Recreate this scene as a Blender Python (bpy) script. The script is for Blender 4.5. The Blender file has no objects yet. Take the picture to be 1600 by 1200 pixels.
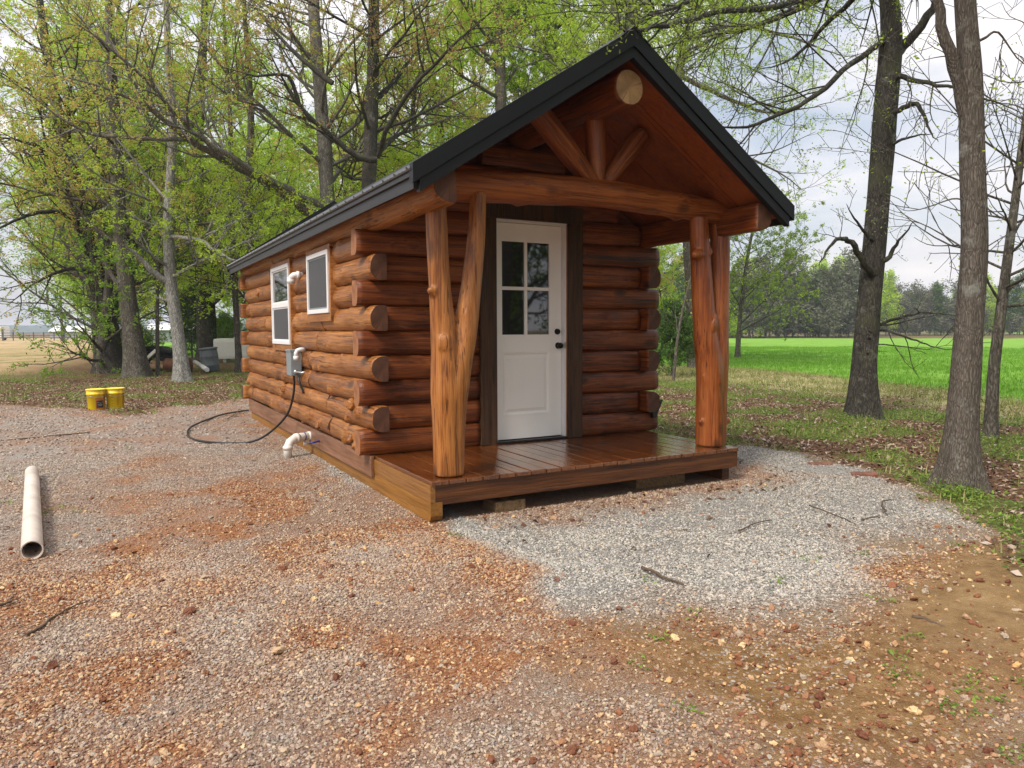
import bpy, bmesh, math, random
import numpy as np
from mathutils import Vector, Matrix, Euler, noise
R = math.radians
random.seed(7)
sc = bpy.context.scene
COL = sc.collection

# ------------------------------------------------------------------ camera
CX, CY, CZ, YAW, PIT, ROL, F = -1.9739, -4.7607, 1.0715, 0.5057, 0.0737, -0.0039, 1140.68
fw = np.array([math.sin(YAW)*math.cos(PIT), math.cos(YAW)*math.cos(PIT), -math.sin(PIT)])
rt0 = np.array([math.cos(YAW), -math.sin(YAW), 0.0]); up0 = np.cross(rt0, fw)
rt = math.cos(ROL)*rt0+math.sin(ROL)*up0; up = -math.sin(ROL)*rt0+math.cos(ROL)*up0
CAM = np.array([CX, CY, CZ])
cam = bpy.data.cameras.new('camera'); co = bpy.data.objects.new('camera', cam); COL.objects.link(co)
co.matrix_world = Matrix(((rt[0], up[0], -fw[0], CX), (rt[1], up[1], -fw[1], CY), (rt[2], up[2], -fw[2], CZ), (0, 0, 0, 1)))
cam.sensor_width = 36; cam.lens = F/1600*36; cam.clip_start = 0.05; cam.clip_end = 3000
sc.camera = co
GZ = -0.30
def gp(u, v, z=GZ):                         # where a surveyed point of the photo lies on the ground
    r = fw+rt*(u-800)/F-up*(v-600)/F
    t = (z-CZ)/r[2]; return CAM+r*t
def dp(u, v, d):                            # the same at a forward distance d
    return CAM+(fw+rt*(u-800)/F-up*(v-600)/F)*d

# ------------------------------------------------------------------ light
SUN_EL, SUN_AZ = 48, 248      # azimuth clockwise from +y: from the left, a little behind the camera
w = bpy.data.worlds.new('World'); sc.world = w; w.use_nodes = True
nt = w.node_tree; nt.nodes.clear()
out = nt.nodes.new('ShaderNodeOutputWorld'); bg = nt.nodes.new('ShaderNodeBackground')
sky = nt.nodes.new('ShaderNodeTexSky'); sky.sky_type = 'NISHITA'; sky.sun_disc = False
sky.sun_elevation = R(SUN_EL); sky.sun_rotation = R(SUN_AZ); sky.dust_density = 2.0; sky.ozone_density = 1.5
tc = nt.nodes.new('ShaderNodeTexCoord'); mp = nt.nodes.new('ShaderNodeMapping'); mp.inputs['Scale'].default_value = (1.6, 1.6, 5.0)
nz = nt.nodes.new('ShaderNodeTexNoise'); nz.inputs['Scale'].default_value = 1.5; nz.inputs['Detail'].default_value = 5; nz.inputs['Roughness'].default_value = .55
cr = nt.nodes.new('ShaderNodeValToRGB'); cr.color_ramp.elements[0].position = .30; cr.color_ramp.elements[0].color = (.35, .35, .35, 1)
cr.color_ramp.elements[1].position = .55; cr.color_ramp.elements[1].color = (.96, .96, .96, 1)
nz2 = nt.nodes.new('ShaderNodeTexNoise'); nz2.inputs['Scale'].default_value = 2.6; nz2.inputs['Detail'].default_value = 4
cc = nt.nodes.new('ShaderNodeValToRGB'); cc.color_ramp.elements[0].position = .35; cc.color_ramp.elements[0].color = (4.6, 5.2, 6.4, 1)
cc.color_ramp.elements[1].position = .65; cc.color_ramp.elements[1].color = (7.6, 7.6, 8.0, 1)
mx = nt.nodes.new('ShaderNodeMixRGB')
L = nt.links.new
L(tc.outputs['Generated'], mp.inputs[0]); L(mp.outputs[0], nz.inputs['Vector']); L(mp.outputs[0], nz2.inputs['Vector'])
L(nz.outputs['Fac'], cr.inputs[0]); L(nz2.outputs['Fac'], cc.inputs[0])
L(cr.outputs[0], mx.inputs[0]); L(sky.outputs[0], mx.inputs[1]); L(cc.outputs[0], mx.inputs[2])
sz = nt.nodes.new('ShaderNodeSeparateXYZ'); L(tc.outputs['Generated'], sz.inputs[0])
gr = nt.nodes.new('ShaderNodeValToRGB'); gr.color_ramp.elements[0].position = .0; gr.color_ramp.elements[0].color = (.50, .50, .50, 1); gr.color_ramp.elements[1].position = .95; gr.color_ramp.elements[1].color = (1, 1, 1, 1)
e_ = gr.color_ramp.elements.new(.33); e_.color = (.60, .60, .60, 1)
L(sz.outputs[2], gr.inputs[0]); ml = nt.nodes.new('ShaderNodeMixRGB'); ml.blend_type = 'MULTIPLY'; ml.inputs[0].default_value = 1; L(mx.outputs[0], ml.inputs[1]); L(gr.outputs[0], ml.inputs[2])
sc_w = nt.nodes.new('ShaderNodeVectorMath'); sc_w.operation = 'MULTIPLY'; sc_w.inputs[1].default_value = (1.53, 1.45, 1.36); L(ml.outputs[0], sc_w.inputs[0])
L(sc_w.outputs[0], bg.inputs[0]); bg.inputs[1].default_value = 0.10; L(bg.outputs[0], out.inputs[0])
sl = bpy.data.lights.new('sun', 'SUN'); sl.energy = 2.0; sl.angle = R(16); sl.color = (1, .93, .82)
so = bpy.data.objects.new('sun', sl); COL.objects.link(so)
sd = Vector((math.sin(R(SUN_AZ))*math.cos(R(SUN_EL)), math.cos(R(SUN_AZ))*math.cos(R(SUN_EL)), math.sin(R(SUN_EL))))
so.rotation_euler = sd.to_track_quat('Z', 'Y').to_euler()
sc.view_settings.view_transform = 'Standard'; sc.view_settings.look = 'None'
sc.view_settings.exposure = 0.88; sc.view_settings.gamma = 1
sc.cycles.max_bounces = 8; sc.cycles.transparent_max_bounces = 8

# ------------------------------------------------------------------ helpers
def tag(o, label=None, cat=None, group=None, kind=None):
    if label: o['label'] = label
    if cat: o['category'] = cat
    if group: o['group'] = group
    if kind: o['kind'] = kind
    return o
def empty(name, loc, label, cat, group=None, rz=0):
    o = bpy.data.objects.new(name, None); COL.objects.link(o); o.location = loc; o.rotation_euler.z = rz
    o.empty_display_size = .2
    return tag(o, label, cat, group)
def link(name, me, mat, parent=None, loc=None, rot=None):
    o = bpy.data.objects.new(name, me); COL.objects.link(o)
    if mat is not None:
        for m in (mat if isinstance(mat, (list, tuple)) else [mat]): me.materials.append(m)
    if parent: o.parent = parent
    if loc is not None: o.location = loc
    if rot is not None: o.rotation_euler = rot
    return o
def npmesh(name, V, Fq, smooth=False):      # V [n,3], Fq [m,k]
    me = bpy.data.meshes.new(name); V = np.asarray(V, np.float32); Fq = np.asarray(Fq, np.int32); k = Fq.shape[1]
    me.vertices.add(len(V)); me.vertices.foreach_set('co', V.ravel())
    me.loops.add(Fq.size); me.loops.foreach_set('vertex_index', Fq.ravel())
    me.polygons.add(len(Fq)); me.polygons.foreach_set('loop_start', np.arange(0, Fq.size, k, dtype=np.int32))
    try: me.polygons.foreach_set('loop_total', np.full(len(Fq), k, np.int32))
    except Exception: pass
    me.update(calc_edges=True)
    if smooth: me.polygons.foreach_set('use_smooth', np.ones(len(Fq), bool))
    return me
class MB:                                   # collects shapes of ONE mesh
    def __init__(s): s.bm = bmesh.new()
    def box(s, a, b, bev=0.0, rot=None, piv=None):
        a = Vector(a); b = Vector(b); c = (a+b)/2; d = b-a
        r = bmesh.ops.create_cube(s.bm, size=1.0); vs = r['verts']
        for v in vs: v.co = Vector((v.co.x*d.x, v.co.y*d.y, v.co.z*d.z))
        if bev > 0:
            es = list({e for v in vs for e in v.link_edges})
            q = bmesh.ops.bevel(s.bm, geom=es, offset=bev, segments=2, affect='EDGES', profile=.7)
            vs = list({v for f in q['faces'] for v in f.verts} | {v for v in vs if v.is_valid})
        for v in vs:
            if rot is not None: v.co = rot @ v.co
            v.co += c
        return s
    def tube(s, pts, rad, n=16, cap=True):
        pts = [Vector(p) for p in pts]; rad = rad if isinstance(rad, (list, tuple)) else [rad]*len(pts)
        rings = []; ref = None
        for i, p in enumerate(pts):
            t = (pts[min(i+1, len(pts)-1)]-pts[max(i-1, 0)]).normalized()
            if ref is None: ref = t.orthogonal().normalized()
            ref = (ref-t*ref.dot(t)).normalized(); b = t.cross(ref)
            rings.append([s.bm.verts.new(p+(ref*math.cos(2*math.pi*k/n)+b*math.sin(2*math.pi*k/n))*rad[i]) for k in range(n)])
        for a, b in zip(rings, rings[1:]):
            for k in range(n):
                f = s.bm.faces.new((a[k], a[(k+1) % n], b[(k+1) % n], b[k])); f.smooth = True
        if cap:
            s.bm.faces.new(rings[0][::-1]); s.bm.faces.new(rings[-1])
        return s
    def lathe(s, prof, c=(0, 0, 0), n=32, axis='Z'):      # prof: (r, h)
        c = Vector(c); rings = []
        for r, h in prof:
            ring = []
            for k in range(n):
                a = 2*math.pi*k/n; p = Vector((r*math.cos(a), r*math.sin(a), h))
                if axis == 'Y': p = Vector((p.x, p.z, p.y))
                if axis == 'X': p = Vector((p.z, p.x, p.y))
                ring.append(s.bm.verts.new(p+c))
            rings.append(ring)
        for a, b in zip(rings, rings[1:]):
            for k in range(n):
                f = s.bm.faces.new((a[k], a[(k+1) % n], b[(k+1) % n], b[k])); f.smooth = True
        return s
    def poly(s, pts, d):                    # prism: polygon pts extruded by vector d
        d = Vector(d); a = [s.bm.verts.new(Vector(p)) for p in pts]; b = [s.bm.verts.new(Vector(p)+d) for p in pts]
        s.bm.faces.new(a[::-1]); s.bm.faces.new(b); n = len(a)
        for k in range(n): s.bm.faces.new((a[k], a[(k+1) % n], b[(k+1) % n], b[k]))
        return s
    def build(s, name, mat, parent=None, off=(0, 0, 0), flat=False):
        bmesh.ops.recalc_face_normals(s.bm, faces=s.bm.faces)
        for v in s.bm.verts: v.co -= Vector(off)
        me = bpy.data.meshes.new(name); s.bm.to_mesh(me); s.bm.free()
        o = link(name, me, mat, parent)
        if any(off): o.location = off
        return o

# ------------------------------------------------------------------ materials
def newmat(name):
    m = bpy.data.materials.new(name); m.use_nodes = True; t = m.node_tree
    return m, t, t.nodes['Principled BSDF']
def N(t, k, **kw):
    n = t.nodes.new(k)
    for a, b in kw.items():
        if a.startswith('i_'):
            key = a[2:].replace('_', ' ')
            n.inputs[key].default_value = b
        else: setattr(n, a, b)
    return n
def ramp(t, stops, interp='LINEAR'):
    n = t.nodes.new('ShaderNodeValToRGB'); r = n.color_ramp; r.interpolation = interp
    while len(r.elements) < len(stops): r.elements.new(.5)
    for e, (p, c) in zip(r.elements, stops):
        e.position = p; e.color = (c[0], c[1], c[2], 1) if hasattr(c, '__len__') else (c, c, c, 1)
    return n
def mixc(t, fac, a, b, mode='MIX'):
    n = t.nodes.new('ShaderNodeMixRGB'); n.blend_type = mode
    for i, v in ((0, fac), (1, a), (2, b)):
        if hasattr(v, 'links'): t.links.new(v, n.inputs[i])
        elif hasattr(v, '__len__'): n.inputs[i].default_value = (v[0], v[1], v[2], 1)
        elif i == 0: n.inputs[i].default_value = v
        else: n.inputs[i].default_value = (v, v, v, 1)
    return n.outputs[0]
def math_(t, op, a, b=0.0, clamp=False):
    n = t.nodes.new('ShaderNodeMath'); n.operation = op; n.use_clamp = clamp
    for i, v in ((0, a), (1, b)):
        if hasattr(v, 'links'): t.links.new(v, n.inputs[i])
        else: n.inputs[i].default_value = v
    return n.outputs[0]
def plain(name, col, rough=.5, metal=0, var=.12, scale=6, bump=0.0, coat=0.0, spec=.5, coord='Object'):
    m, t, b = newmat(name)
    tcn = N(t, 'ShaderNodeTexCoord'); n = N(t, 'ShaderNodeTexNoise', i_Scale=scale, i_Detail=6.0, i_Roughness=.6)
    t.links.new(tcn.outputs[coord], n.inputs['Vector'])
    r = ramp(t, [(.3, tuple(c*(1-var) for c in col)), (.7, tuple(min(1, c*(1+var)) for c in col))])
    t.links.new(n.outputs['Fac'], r.inputs[0]); t.links.new(r.outputs[0], b.inputs['Base Color'])
    b.inputs['Roughness'].default_value = rough; b.inputs['Metallic'].default_value = metal
    b.inputs['Coat Weight'].default_value = coat; b.inputs['Coat Roughness'].default_value = .15
    b.inputs['Specular IOR Level'].default_value = spec
    if bump:
        n2 = N(t, 'ShaderNodeTexNoise', i_Scale=scale*8, i_Detail=4.0); t.links.new(tcn.outputs[coord], n2.inputs['Vector'])
        bp = N(t, 'ShaderNodeBump', i_Strength=bump, i_Distance=.01); t.links.new(n2.outputs['Fac'], bp.inputs['Height'])
        t.links.new(bp.outputs[0], b.inputs['Normal'])
    return m
def wood(name, dark, mid, light, axis='X', rough=.38, coat=.35, knots=True, bump=.45, streak=1.0, checks=.7):
    m, t, b = newmat(name); K = t.links.new
    tcn = N(t, 'ShaderNodeTexCoord'); oi = N(t, 'ShaderNodeObjectInfo')
    add = N(t, 'ShaderNodeVectorMath', operation='ADD'); sc3 = N(t, 'ShaderNodeVectorMath', operation='SCALE')
    cmb = N(t, 'ShaderNodeCombineXYZ'); K(oi.outputs['Random'], cmb.inputs[0]); K(oi.outputs['Random'], cmb.inputs[1]); K(oi.outputs['Random'], cmb.inputs[2])
    K(cmb.outputs[0], sc3.inputs[0]); sc3.inputs['Scale'].default_value = 37.0
    K(tcn.outputs['Object'], add.inputs[0]); K(sc3.outputs[0], add.inputs[1])
    # gentle warp so grain wanders
    wn = N(t, 'ShaderNodeTexNoise', i_Scale=2.5, i_Detail=2.0); K(add.outputs[0], wn.inputs['Vector'])
    wv = N(t, 'ShaderNodeVectorMath', operation='SCALE'); K(wn.outputs['Color'], wv.inputs[0]); wv.inputs['Scale'].default_value = .03
    ad2 = N(t, 'ShaderNodeVectorMath', operation='ADD'); K(add.outputs[0], ad2.inputs[0]); K(wv.outputs[0], ad2.inputs[1])
    def mapn(a, c):
        mm = N(t, 'ShaderNodeMapping'); s = {'X': (a, c, c), 'Y': (c, a, c), 'Z': (c, c, a)}[axis]
        mm.inputs['Scale'].default_value = s; K(ad2.outputs[0], mm.inputs[0]); return mm.outputs[0]
    g1 = N(t, 'ShaderNodeTexNoise', i_Scale=1.0, i_Detail=8.0, i_Roughness=.62); K(mapn(.9, 30*streak), g1.inputs['Vector'])
    g2 = N(t, 'ShaderNodeTexNoise', i_Scale=1.0, i_Detail=4.0, i_Roughness=.7); K(mapn(2.2, 78*streak), g2.inputs['Vector'])
    bl = N(t, 'ShaderNodeTexNoise', i_Scale=1.0, i_Detail=4.0, i_Roughness=.55); K(mapn(2.0, 4.0), bl.inputs['Vector'])
    f = math_(t, 'ADD', math_(t, 'MULTIPLY', g1.outputs['Fac'], .42), math_(t, 'MULTIPLY', g2.outputs['Fac'], .40))
    f = math_(t, 'ADD', f, math_(t, 'MULTIPLY', bl.outputs['Fac'], .18))
    f = math_(t, 'ADD', f, math_(t, 'MULTIPLY', math_(t, 'SUBTRACT', oi.outputs['Random'], .5), .07))
    rp = ramp(t, [(.385, dark), (.485, mid), (.61, light)]); K(f, rp.inputs[0]); c = rp.outputs[0]
    h = g2.outputs['Fac']
    # long checks (drying cracks)
    ck = N(t, 'ShaderNodeTexNoise', i_Scale=1.0, i_Detail=2.0, i_Roughness=.5); K(mapn(.8, 62), ck.inputs['Vector'])
    cm = ramp(t, [(.63, 0.0), (.66, 1.0)]); K(ck.outputs['Fac'], cm.inputs[0])
    c = mixc(t, math_(t, 'MULTIPLY', cm.outputs[0], checks), c, tuple(x*.35 for x in dark))
    if knots:
        vo = N(t, 'ShaderNodeTexVoronoi', feature='F1', i_Scale=1.0); K(mapn(2.2, 4.2), vo.inputs['Vector'])
        kr = ramp(t, [(.05, 1.0), (.13, .75), (.22, 0.0)]); K(vo.outputs['Distance'], kr.inputs[0])
        on = N(t, 'ShaderNodeSeparateColor'); K(vo.outputs['Color'], on.inputs[0])
        gate = math_(t, 'GREATER_THAN', on.outputs[0], .42)
        c = mixc(t, math_(t, 'MULTIPLY', math_(t, 'MULTIPLY', kr.outputs[0], gate), .8), c, tuple(x*.4 for x in dark))
    K(c, b.inputs['Base Color'])
    rr = ramp(t, [(.3, rough*.75), (.75, min(1, rough*1.5))]); K(g1.outputs['Fac'], rr.inputs[0]); K(rr.outputs[0], b.inputs['Roughness'])
    b.inputs['Specular IOR Level'].default_value = .35; b.inputs['Coat Weight'].default_value = coat; b.inputs['Coat Roughness'].default_value = .16 if rough > .2 else .07; b.inputs['Coat IOR'].default_value = 1.5 if rough > .2 else 1.8; b.inputs['Coat Tint'].default_value = (1, .92, .8, 1)
    hs = math_(t, 'SUBTRACT', math_(t, 'ADD', g2.outputs['Fac'], g1.outputs['Fac']), math_(t, 'MULTIPLY', cm.outputs[0], .8))
    bp = N(t, 'ShaderNodeBump', i_Strength=min(1, bump*1.4), i_Distance=.008); K(hs, bp.inputs['Height']); K(bp.outputs[0], b.inputs['Normal'])
    K(bp.outputs[0], b.inputs['Coat Normal'])
    return m
def endgrain(name, c1, c2, cen=(0, 0)):
    m, t, b = newmat(name); K = t.links.new
    tcn = N(t, 'ShaderNodeTexCoord'); mm = N(t, 'ShaderNodeMapping'); mm.inputs['Scale'].default_value = (0, 1, 1); K(tcn.outputs['Object'], mm.inputs[0])
    nn = N(t, 'ShaderNodeTexNoise', i_Scale=9.0, i_Detail=5.0); K(tcn.outputs['Object'], nn.inputs['Vector'])
    ln = N(t, 'ShaderNodeVectorMath', operation='LENGTH'); K(mm.outputs[0], ln.inputs[0])
    s = math_(t, 'SINE', math_(t, 'ADD', math_(t, 'MULTIPLY', ln.outputs['Value'], 520.0), math_(t, 'MULTIPLY', nn.outputs['Fac'], 9.0)))
    f = math_(t, 'ADD', math_(t, 'MULTIPLY', s, .05), nn.outputs['Fac'])
    rp = ramp(t, [(.3, c1), (.72, c2)]); K(f, rp.inputs[0]); c = rp.outputs[0]
    gr = N(t, 'ShaderNodeTexWave', i_Scale=.1)
    sx = N(t, 'ShaderNodeSeparateXYZ'); K(mm.outputs[0], sx.inputs[0])
    at = math_(t, 'ARCTAN2', sx.outputs[1], sx.outputs[2])
    cn = N(t, 'ShaderNodeTexNoise', noise_dimensions='1D', i_Detail=3.0); cn.inputs['Scale'].default_value = 3.0; K(at, cn.inputs['W'])
    cr_ = ramp(t, [(.62, 0.0), (.66, 1.0)]); K(cn.outputs['Fac'], cr_.inputs[0])
    c = mixc(t, math_(t, 'MULTIPLY', cr_.outputs[0], .6), c, tuple(x*.35 for x in c1))
    K(c, b.inputs['Base Color']); b.inputs['Roughness'].default_value = .7
    return m
def bark(name, dark, light, lichen=.3, moss=0.0, vs=1.0):
    m, t, b = newmat(name); K = t.links.new
    tcn = N(t, 'ShaderNodeTexCoord')
    mm = N(t, 'ShaderNodeMapping'); mm.inputs['Scale'].default_value = (26*vs, 26*vs, 5*vs); K(tcn.outputs['Object'], mm.inputs[0])
    wn = N(t, 'ShaderNodeTexNoise', i_Scale=6.0, i_Detail=3.0); K(tcn.outputs['Object'], wn.inputs['Vector'])
    ad = N(t, 'ShaderNodeVectorMath', operation='MULTIPLY_ADD'); K(wn.outputs['Color'], ad.inputs[0]); ad.inputs[1].default_value = (3, 3, 3); K(mm.outputs[0], ad.inputs[2])
    vo = N(t, 'ShaderNodeTexVoronoi', feature='DISTANCE_TO_EDGE', i_Scale=1.0); K(ad.outputs[0], vo.inputs['Vector'])
    n1 = N(t, 'ShaderNodeTexNoise', i_Scale=1.0, i_Detail=8.0, i_Roughness=.7); K(ad.outputs[0], n1.inputs['Vector'])
    f = math_(t, 'ADD', math_(t, 'MULTIPLY', vo.outputs['Distance'], .9), math_(t, 'MULTIPLY', n1.outputs['Fac'], .75))
    rp = ramp(t, [(.28, dark), (.8, light)]); K(f, rp.inputs[0]); c = rp.outputs[0]
    ln = N(t, 'ShaderNodeTexNoise', i_Scale=5.0, i_Detail=7.0, i_Roughness=.72); K(tcn.outputs['Object'], ln.inputs['Vector'])
    lr = ramp(t, [(.56, 0.0), (.66, 1.0)]); K(ln.outputs['Fac'], lr.inputs[0])
    c = mixc(t, math_(t, 'MULTIPLY', lr.outputs[0], lichen), c, (.33, .34, .30))
    if moss:
        mn = N(t, 'ShaderNodeTexNoise', i_Scale=2.3, i_Detail=6.0); K(tcn.outputs['Object'], mn.inputs['Vector'])
        mr = ramp(t, [(.5, 0.0), (.65, 1.0)]); K(mn.outputs['Fac'], mr.inputs[0])
        c = mixc(t, math_(t, 'MULTIPLY', mr.outputs[0], moss), c, (.10, .105, .05))
    K(c, b.inputs['Base Color']); b.inputs['Roughness'].default_value = .9; b.inputs['Specular IOR Level'].default_value = .2
    bp = N(t, 'ShaderNodeBump', i_Strength=.9, i_Distance=.02); K(f, bp.inputs['Height']); K(bp.outputs[0], b.inputs['Normal'])
    return m
def leafmat(name, cols, trans=.35):
    m, t, b = newmat(name); K = t.links.new
    g = N(t, 'ShaderNodeNewGeometry'); n = len(cols)
    rp = ramp(t, [((i+.5)/n, c) for i, c in enumerate(cols)]); K(g.outputs['Random Per Island'], rp.inputs[0])
    K(rp.outputs[0], b.inputs['Base Color']); b.inputs['Roughness'].default_value = .6; b.inputs['Specular IOR Level'].default_value = .25
    tr = N(t, 'ShaderNodeBsdfTranslucent'); K(rp.outputs[0], tr.inputs[0]); ms = N(t, 'ShaderNodeMixShader'); ms.inputs[0].default_value = trans
    K(b.outputs[0], ms.inputs[1]); K(tr.outputs[0], ms.inputs[2]); K(ms.outputs[0], t.nodes['Material Output'].inputs[0])
    return m

M = {}
M['log_side'] = wood('stained log paler', (.095, .030, .006), (.27, .096, .018), (.43, .19, .048), rough=.45, coat=.22)  # paler, yellower stain colours than the front wall logs
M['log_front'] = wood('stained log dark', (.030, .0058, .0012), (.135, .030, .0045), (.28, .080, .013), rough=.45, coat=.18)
M['log_x'] = wood('stained beam', (.045, .009, .0018), (.185, .042, .006), (.34, .10, .017), rough=.42, coat=.2)
M['king'] = wood('stained king post', (.045, .009, .0018), (.185, .042, .006), (.34, .10, .017), axis='Z', rough=.36, coat=.3)
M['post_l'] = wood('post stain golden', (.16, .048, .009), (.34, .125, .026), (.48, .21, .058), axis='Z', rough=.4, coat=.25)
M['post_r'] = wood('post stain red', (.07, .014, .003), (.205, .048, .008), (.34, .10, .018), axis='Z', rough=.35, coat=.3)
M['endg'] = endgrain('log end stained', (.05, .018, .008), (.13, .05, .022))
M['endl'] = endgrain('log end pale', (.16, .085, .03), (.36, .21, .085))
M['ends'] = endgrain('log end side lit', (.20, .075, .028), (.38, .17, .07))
M['trimdark'] = wood('dark door trim', (.016, .007, .003), (.042, .019, .008), (.09, .042, .018), axis='Z', rough=.6, coat=.0, knots=False)
M['soffit'] = wood('soffit ply', (.12, .024, .005), (.20, .045, .008), (.28, .072, .014), axis='X', rough=.5, coat=.15, knots=False, streak=.4, bump=.1, checks=0)
M['deck'] = wood('deck board', (.055, .014, .004), (.13, .040, .009), (.21, .072, .018), axis='Y', rough=.12, coat=1.0, knots=False, bump=.15, checks=.3)
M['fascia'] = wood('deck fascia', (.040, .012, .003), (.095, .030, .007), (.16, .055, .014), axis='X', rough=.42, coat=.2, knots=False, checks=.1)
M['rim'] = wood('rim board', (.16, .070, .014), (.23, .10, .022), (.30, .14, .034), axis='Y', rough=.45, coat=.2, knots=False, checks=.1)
M['skid'] = wood('skid timber', (.20, .085, .012), (.27, .118, .018), (.34, .155, .028), axis='Y', rough=.5, coat=.15, knots=False, streak=.6, checks=.1)
M['skirt'] = wood('skirt board', (.13, .06, .032), (.22, .105, .058), (.30, .16, .095), axis='Y', rough=.45, coat=.2, knots=False, streak=.4, bump=.10, checks=.05)
M['block'] = wood('treated block', (.10, .06, .028), (.20, .125, .06), (.30, .20, .10), axis='Y', rough=.8, coat=0, knots=False)
M['jamb'] = plain('tan casing', (.36, .17, .07), .5, var=.25, scale=12)
M['black'] = plain('black metal trim', (.006, .0068, .009), .45, var=.2, scale=3, spec=.35)
M['grey'] = plain('charcoal fascia', (.017, .0155, .0145), .45, var=.12, scale=3, spec=.5)
M['roof'] = plain('ribbed roof steel', (.12, .125, .13), .3, metal=.5, var=.1, scale=3)
M['white'] = plain('white door paint', (.84, .81, .76), .42, var=.03, scale=3)
M['vinyl'] = plain('white vinyl', (.74, .74, .73), .4, var=.04, scale=5)
M['pvc'] = plain('white pvc', (.72, .69, .62), .35, var=.10, scale=7)
M['pvcdirt'] = plain('muddied pvc', (.62, .53, .45), .5, var=.28, scale=3)
M['boxgrey'] = plain('grey plastic box', (.20, .23, .24), .5, var=.08)
M['rubber'] = plain('black rubber', (.014, .014, .015), .5, var=.3, scale=20)
M['knob'] = plain('black hardware', (.008, .008, .008), .3, metal=.6)
M['thresh'] = plain('dark threshold', (.02, .02, .022), .4, metal=.5)
M['inside'] = plain('unlit room lining', (.05, .035, .025), .9)
m, t, b = newmat('door glass'); b.inputs['Base Color'].default_value = (.006, .007, .008, 1); b.inputs['Roughness'].default_value = .03; b.inputs['IOR'].default_value = 2.1
tn = N(t, 'ShaderNodeTexCoord'); nn = N(t, 'ShaderNodeTexNoise', i_Scale=2.5); bp = N(t, 'ShaderNodeBump', i_Strength=.02, i_Distance=.02)
t.links.new(tn.outputs['Object'], nn.inputs['Vector']); t.links.new(nn.outputs['Fac'], bp.inputs['Height']); t.links.new(bp.outputs[0], b.inputs['Normal']); M['glass'] = m
M['screen'] = plain('insect screen', (.055, .058, .062), .55, var=.08, scale=40)
M['blue'] = plain('blue pex', (.02, .035, .25), .4)
M['brass'] = plain('valve metal', (.5, .5, .48), .3, metal=.8)
M['yellow'] = None

# ------------------------------------------------------------------ ground
def poly_sd(P, poly):                       # signed distance, positive inside (P [n,2])
    poly = np.asarray(poly)[:, :2]; n = len(poly); d = np.full(len(P), 1e18); ins = np.zeros(len(P), bool)
    for i in range(n):
        a = poly[i]; b_ = poly[(i+1) % n]; e = b_-a; wv = P-a
        tt = np.clip((wv@e)/max(1e-12, e@e), 0, 1); q = wv-tt[:, None]*e; d = np.minimum(d, (q*q).sum(1))
        c = ((a[1] <= P[:, 1]) & (b_[1] > P[:, 1])) | ((b_[1] <= P[:, 1]) & (a[1] > P[:, 1]))
        with np.errstate(divide='ignore', invalid='ignore'):
            xs = a[0]+(P[:, 1]-a[1])/(b_[1]-a[1] if b_[1] != a[1] else 1e-9)*e[0]
        ins ^= c & (P[:, 0] < xs)
    d = np.sqrt(d); return np.where(ins, d, -d)
_rs = np.random.RandomState(3)
_W = [( _rs.uniform(0, 6.28, 3), _rs.uniform(-1, 1, (3, 2))) for _ in range(6)]
def vn(P, scale, seed=0):                   # cheap value noise, about -1..1
    q = P*scale+seed*17.3; i = np.floor(q).astype(np.int64); f = q-i; f = f*f*(3-2*f)
    def hsh(a, b_):
        h = (a*374761393+b_*668265263+seed*974634777) & 0xffffffff
        h = ((h ^ (h >> 13))*1274126177) & 0xffffffff; return ((h ^ (h >> 16)) & 0xffff)/32767.5-1
    x0, y0 = i[:, 0], i[:, 1]
    a = hsh(x0, y0)*(1-f[:, 0])+hsh(x0+1, y0)*f[:, 0]; b_ = hsh(x0, y0+1)*(1-f[:, 0])+hsh(x0+1, y0+1)*f[:, 0]
    return a*(1-f[:, 1])+b_*f[:, 1]
def fbm(P, s, seed=0, o=4): return sum(vn(P, s*2**k, seed+k)*.5**k for k in range(o))
def GPOLY(px): return [gp(u, v)[:2] for u, v in px]
A_gravel = GPOLY([(-1500, 665), (0, 634), (130, 642), (210, 646), (300, 634), (388, 624), (560, 610)])+[(3.2, 9), (3.6, 1.0)]+GPOLY([(1160, 700), (1250, 714), (1380, 742), (1480, 785), (1560, 850), (1700, 980), (2300, 1500)])+[(2, -12), (-12, -12)]
A_clean = [(0.05, 3), (0.0, 0.1)]+GPOLY([(700, 836), (760, 872), (835, 925), (905, 962), (1000, 985), (1090, 962), (1200, 982), (1290, 985), (1385, 950), (1400, 880), (1470, 862), (1545, 850), (1480, 785), (1380, 742), (1250, 714), (1160, 700)])+[(3.2, 2)]
A_left = GPOLY([(-1500, 665), (0, 634), (210, 646), (388, 624), (430, 660), (520, 760), (380, 740), (200, 730), (110, 790), (60, 860), (-200, 900), (-1500, 900)])
A_dirt = GPOLY([(985, 985), (1090, 962), (1200, 982), (1290, 985), (1385, 950), (1395, 885), (1460, 862), (1560, 850), (1800, 950), (1800, 1110), (1620, 1090), (1500, 1040), (1500, 1240), (1200, 1300), (1080, 1180), (1010, 1080)])
A_smooth = GPOLY([(1385, 960), (1400, 885), (1460, 862), (1560, 850), (1800, 950), (1800, 1090), (1600, 1060), (1450, 1000)])
A_field = GPOLY([(940, 560), (1000, 570), (1160, 577), (1300, 590), (1400, 601), (1500, 614), (1600, 630), (2200, 700)])+[(120, -60), (260, 40), (240, 120)]+[tuple(gp(1700, 529)[:2]), tuple(gp(1000, 528)[:2])]
A_field2 = [tuple(gp(u, v)[:2]) for u, v in [(205, 556), (300, 556), (700, 556), (900, 530), (700, 527), (205, 527)]]
A_tan = GPOLY([(-700, 640), (-200, 606), (0, 592), (60, 574), (130, 562), (165, 545), (150, 528), (-200, 528), (-700, 528)])
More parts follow.
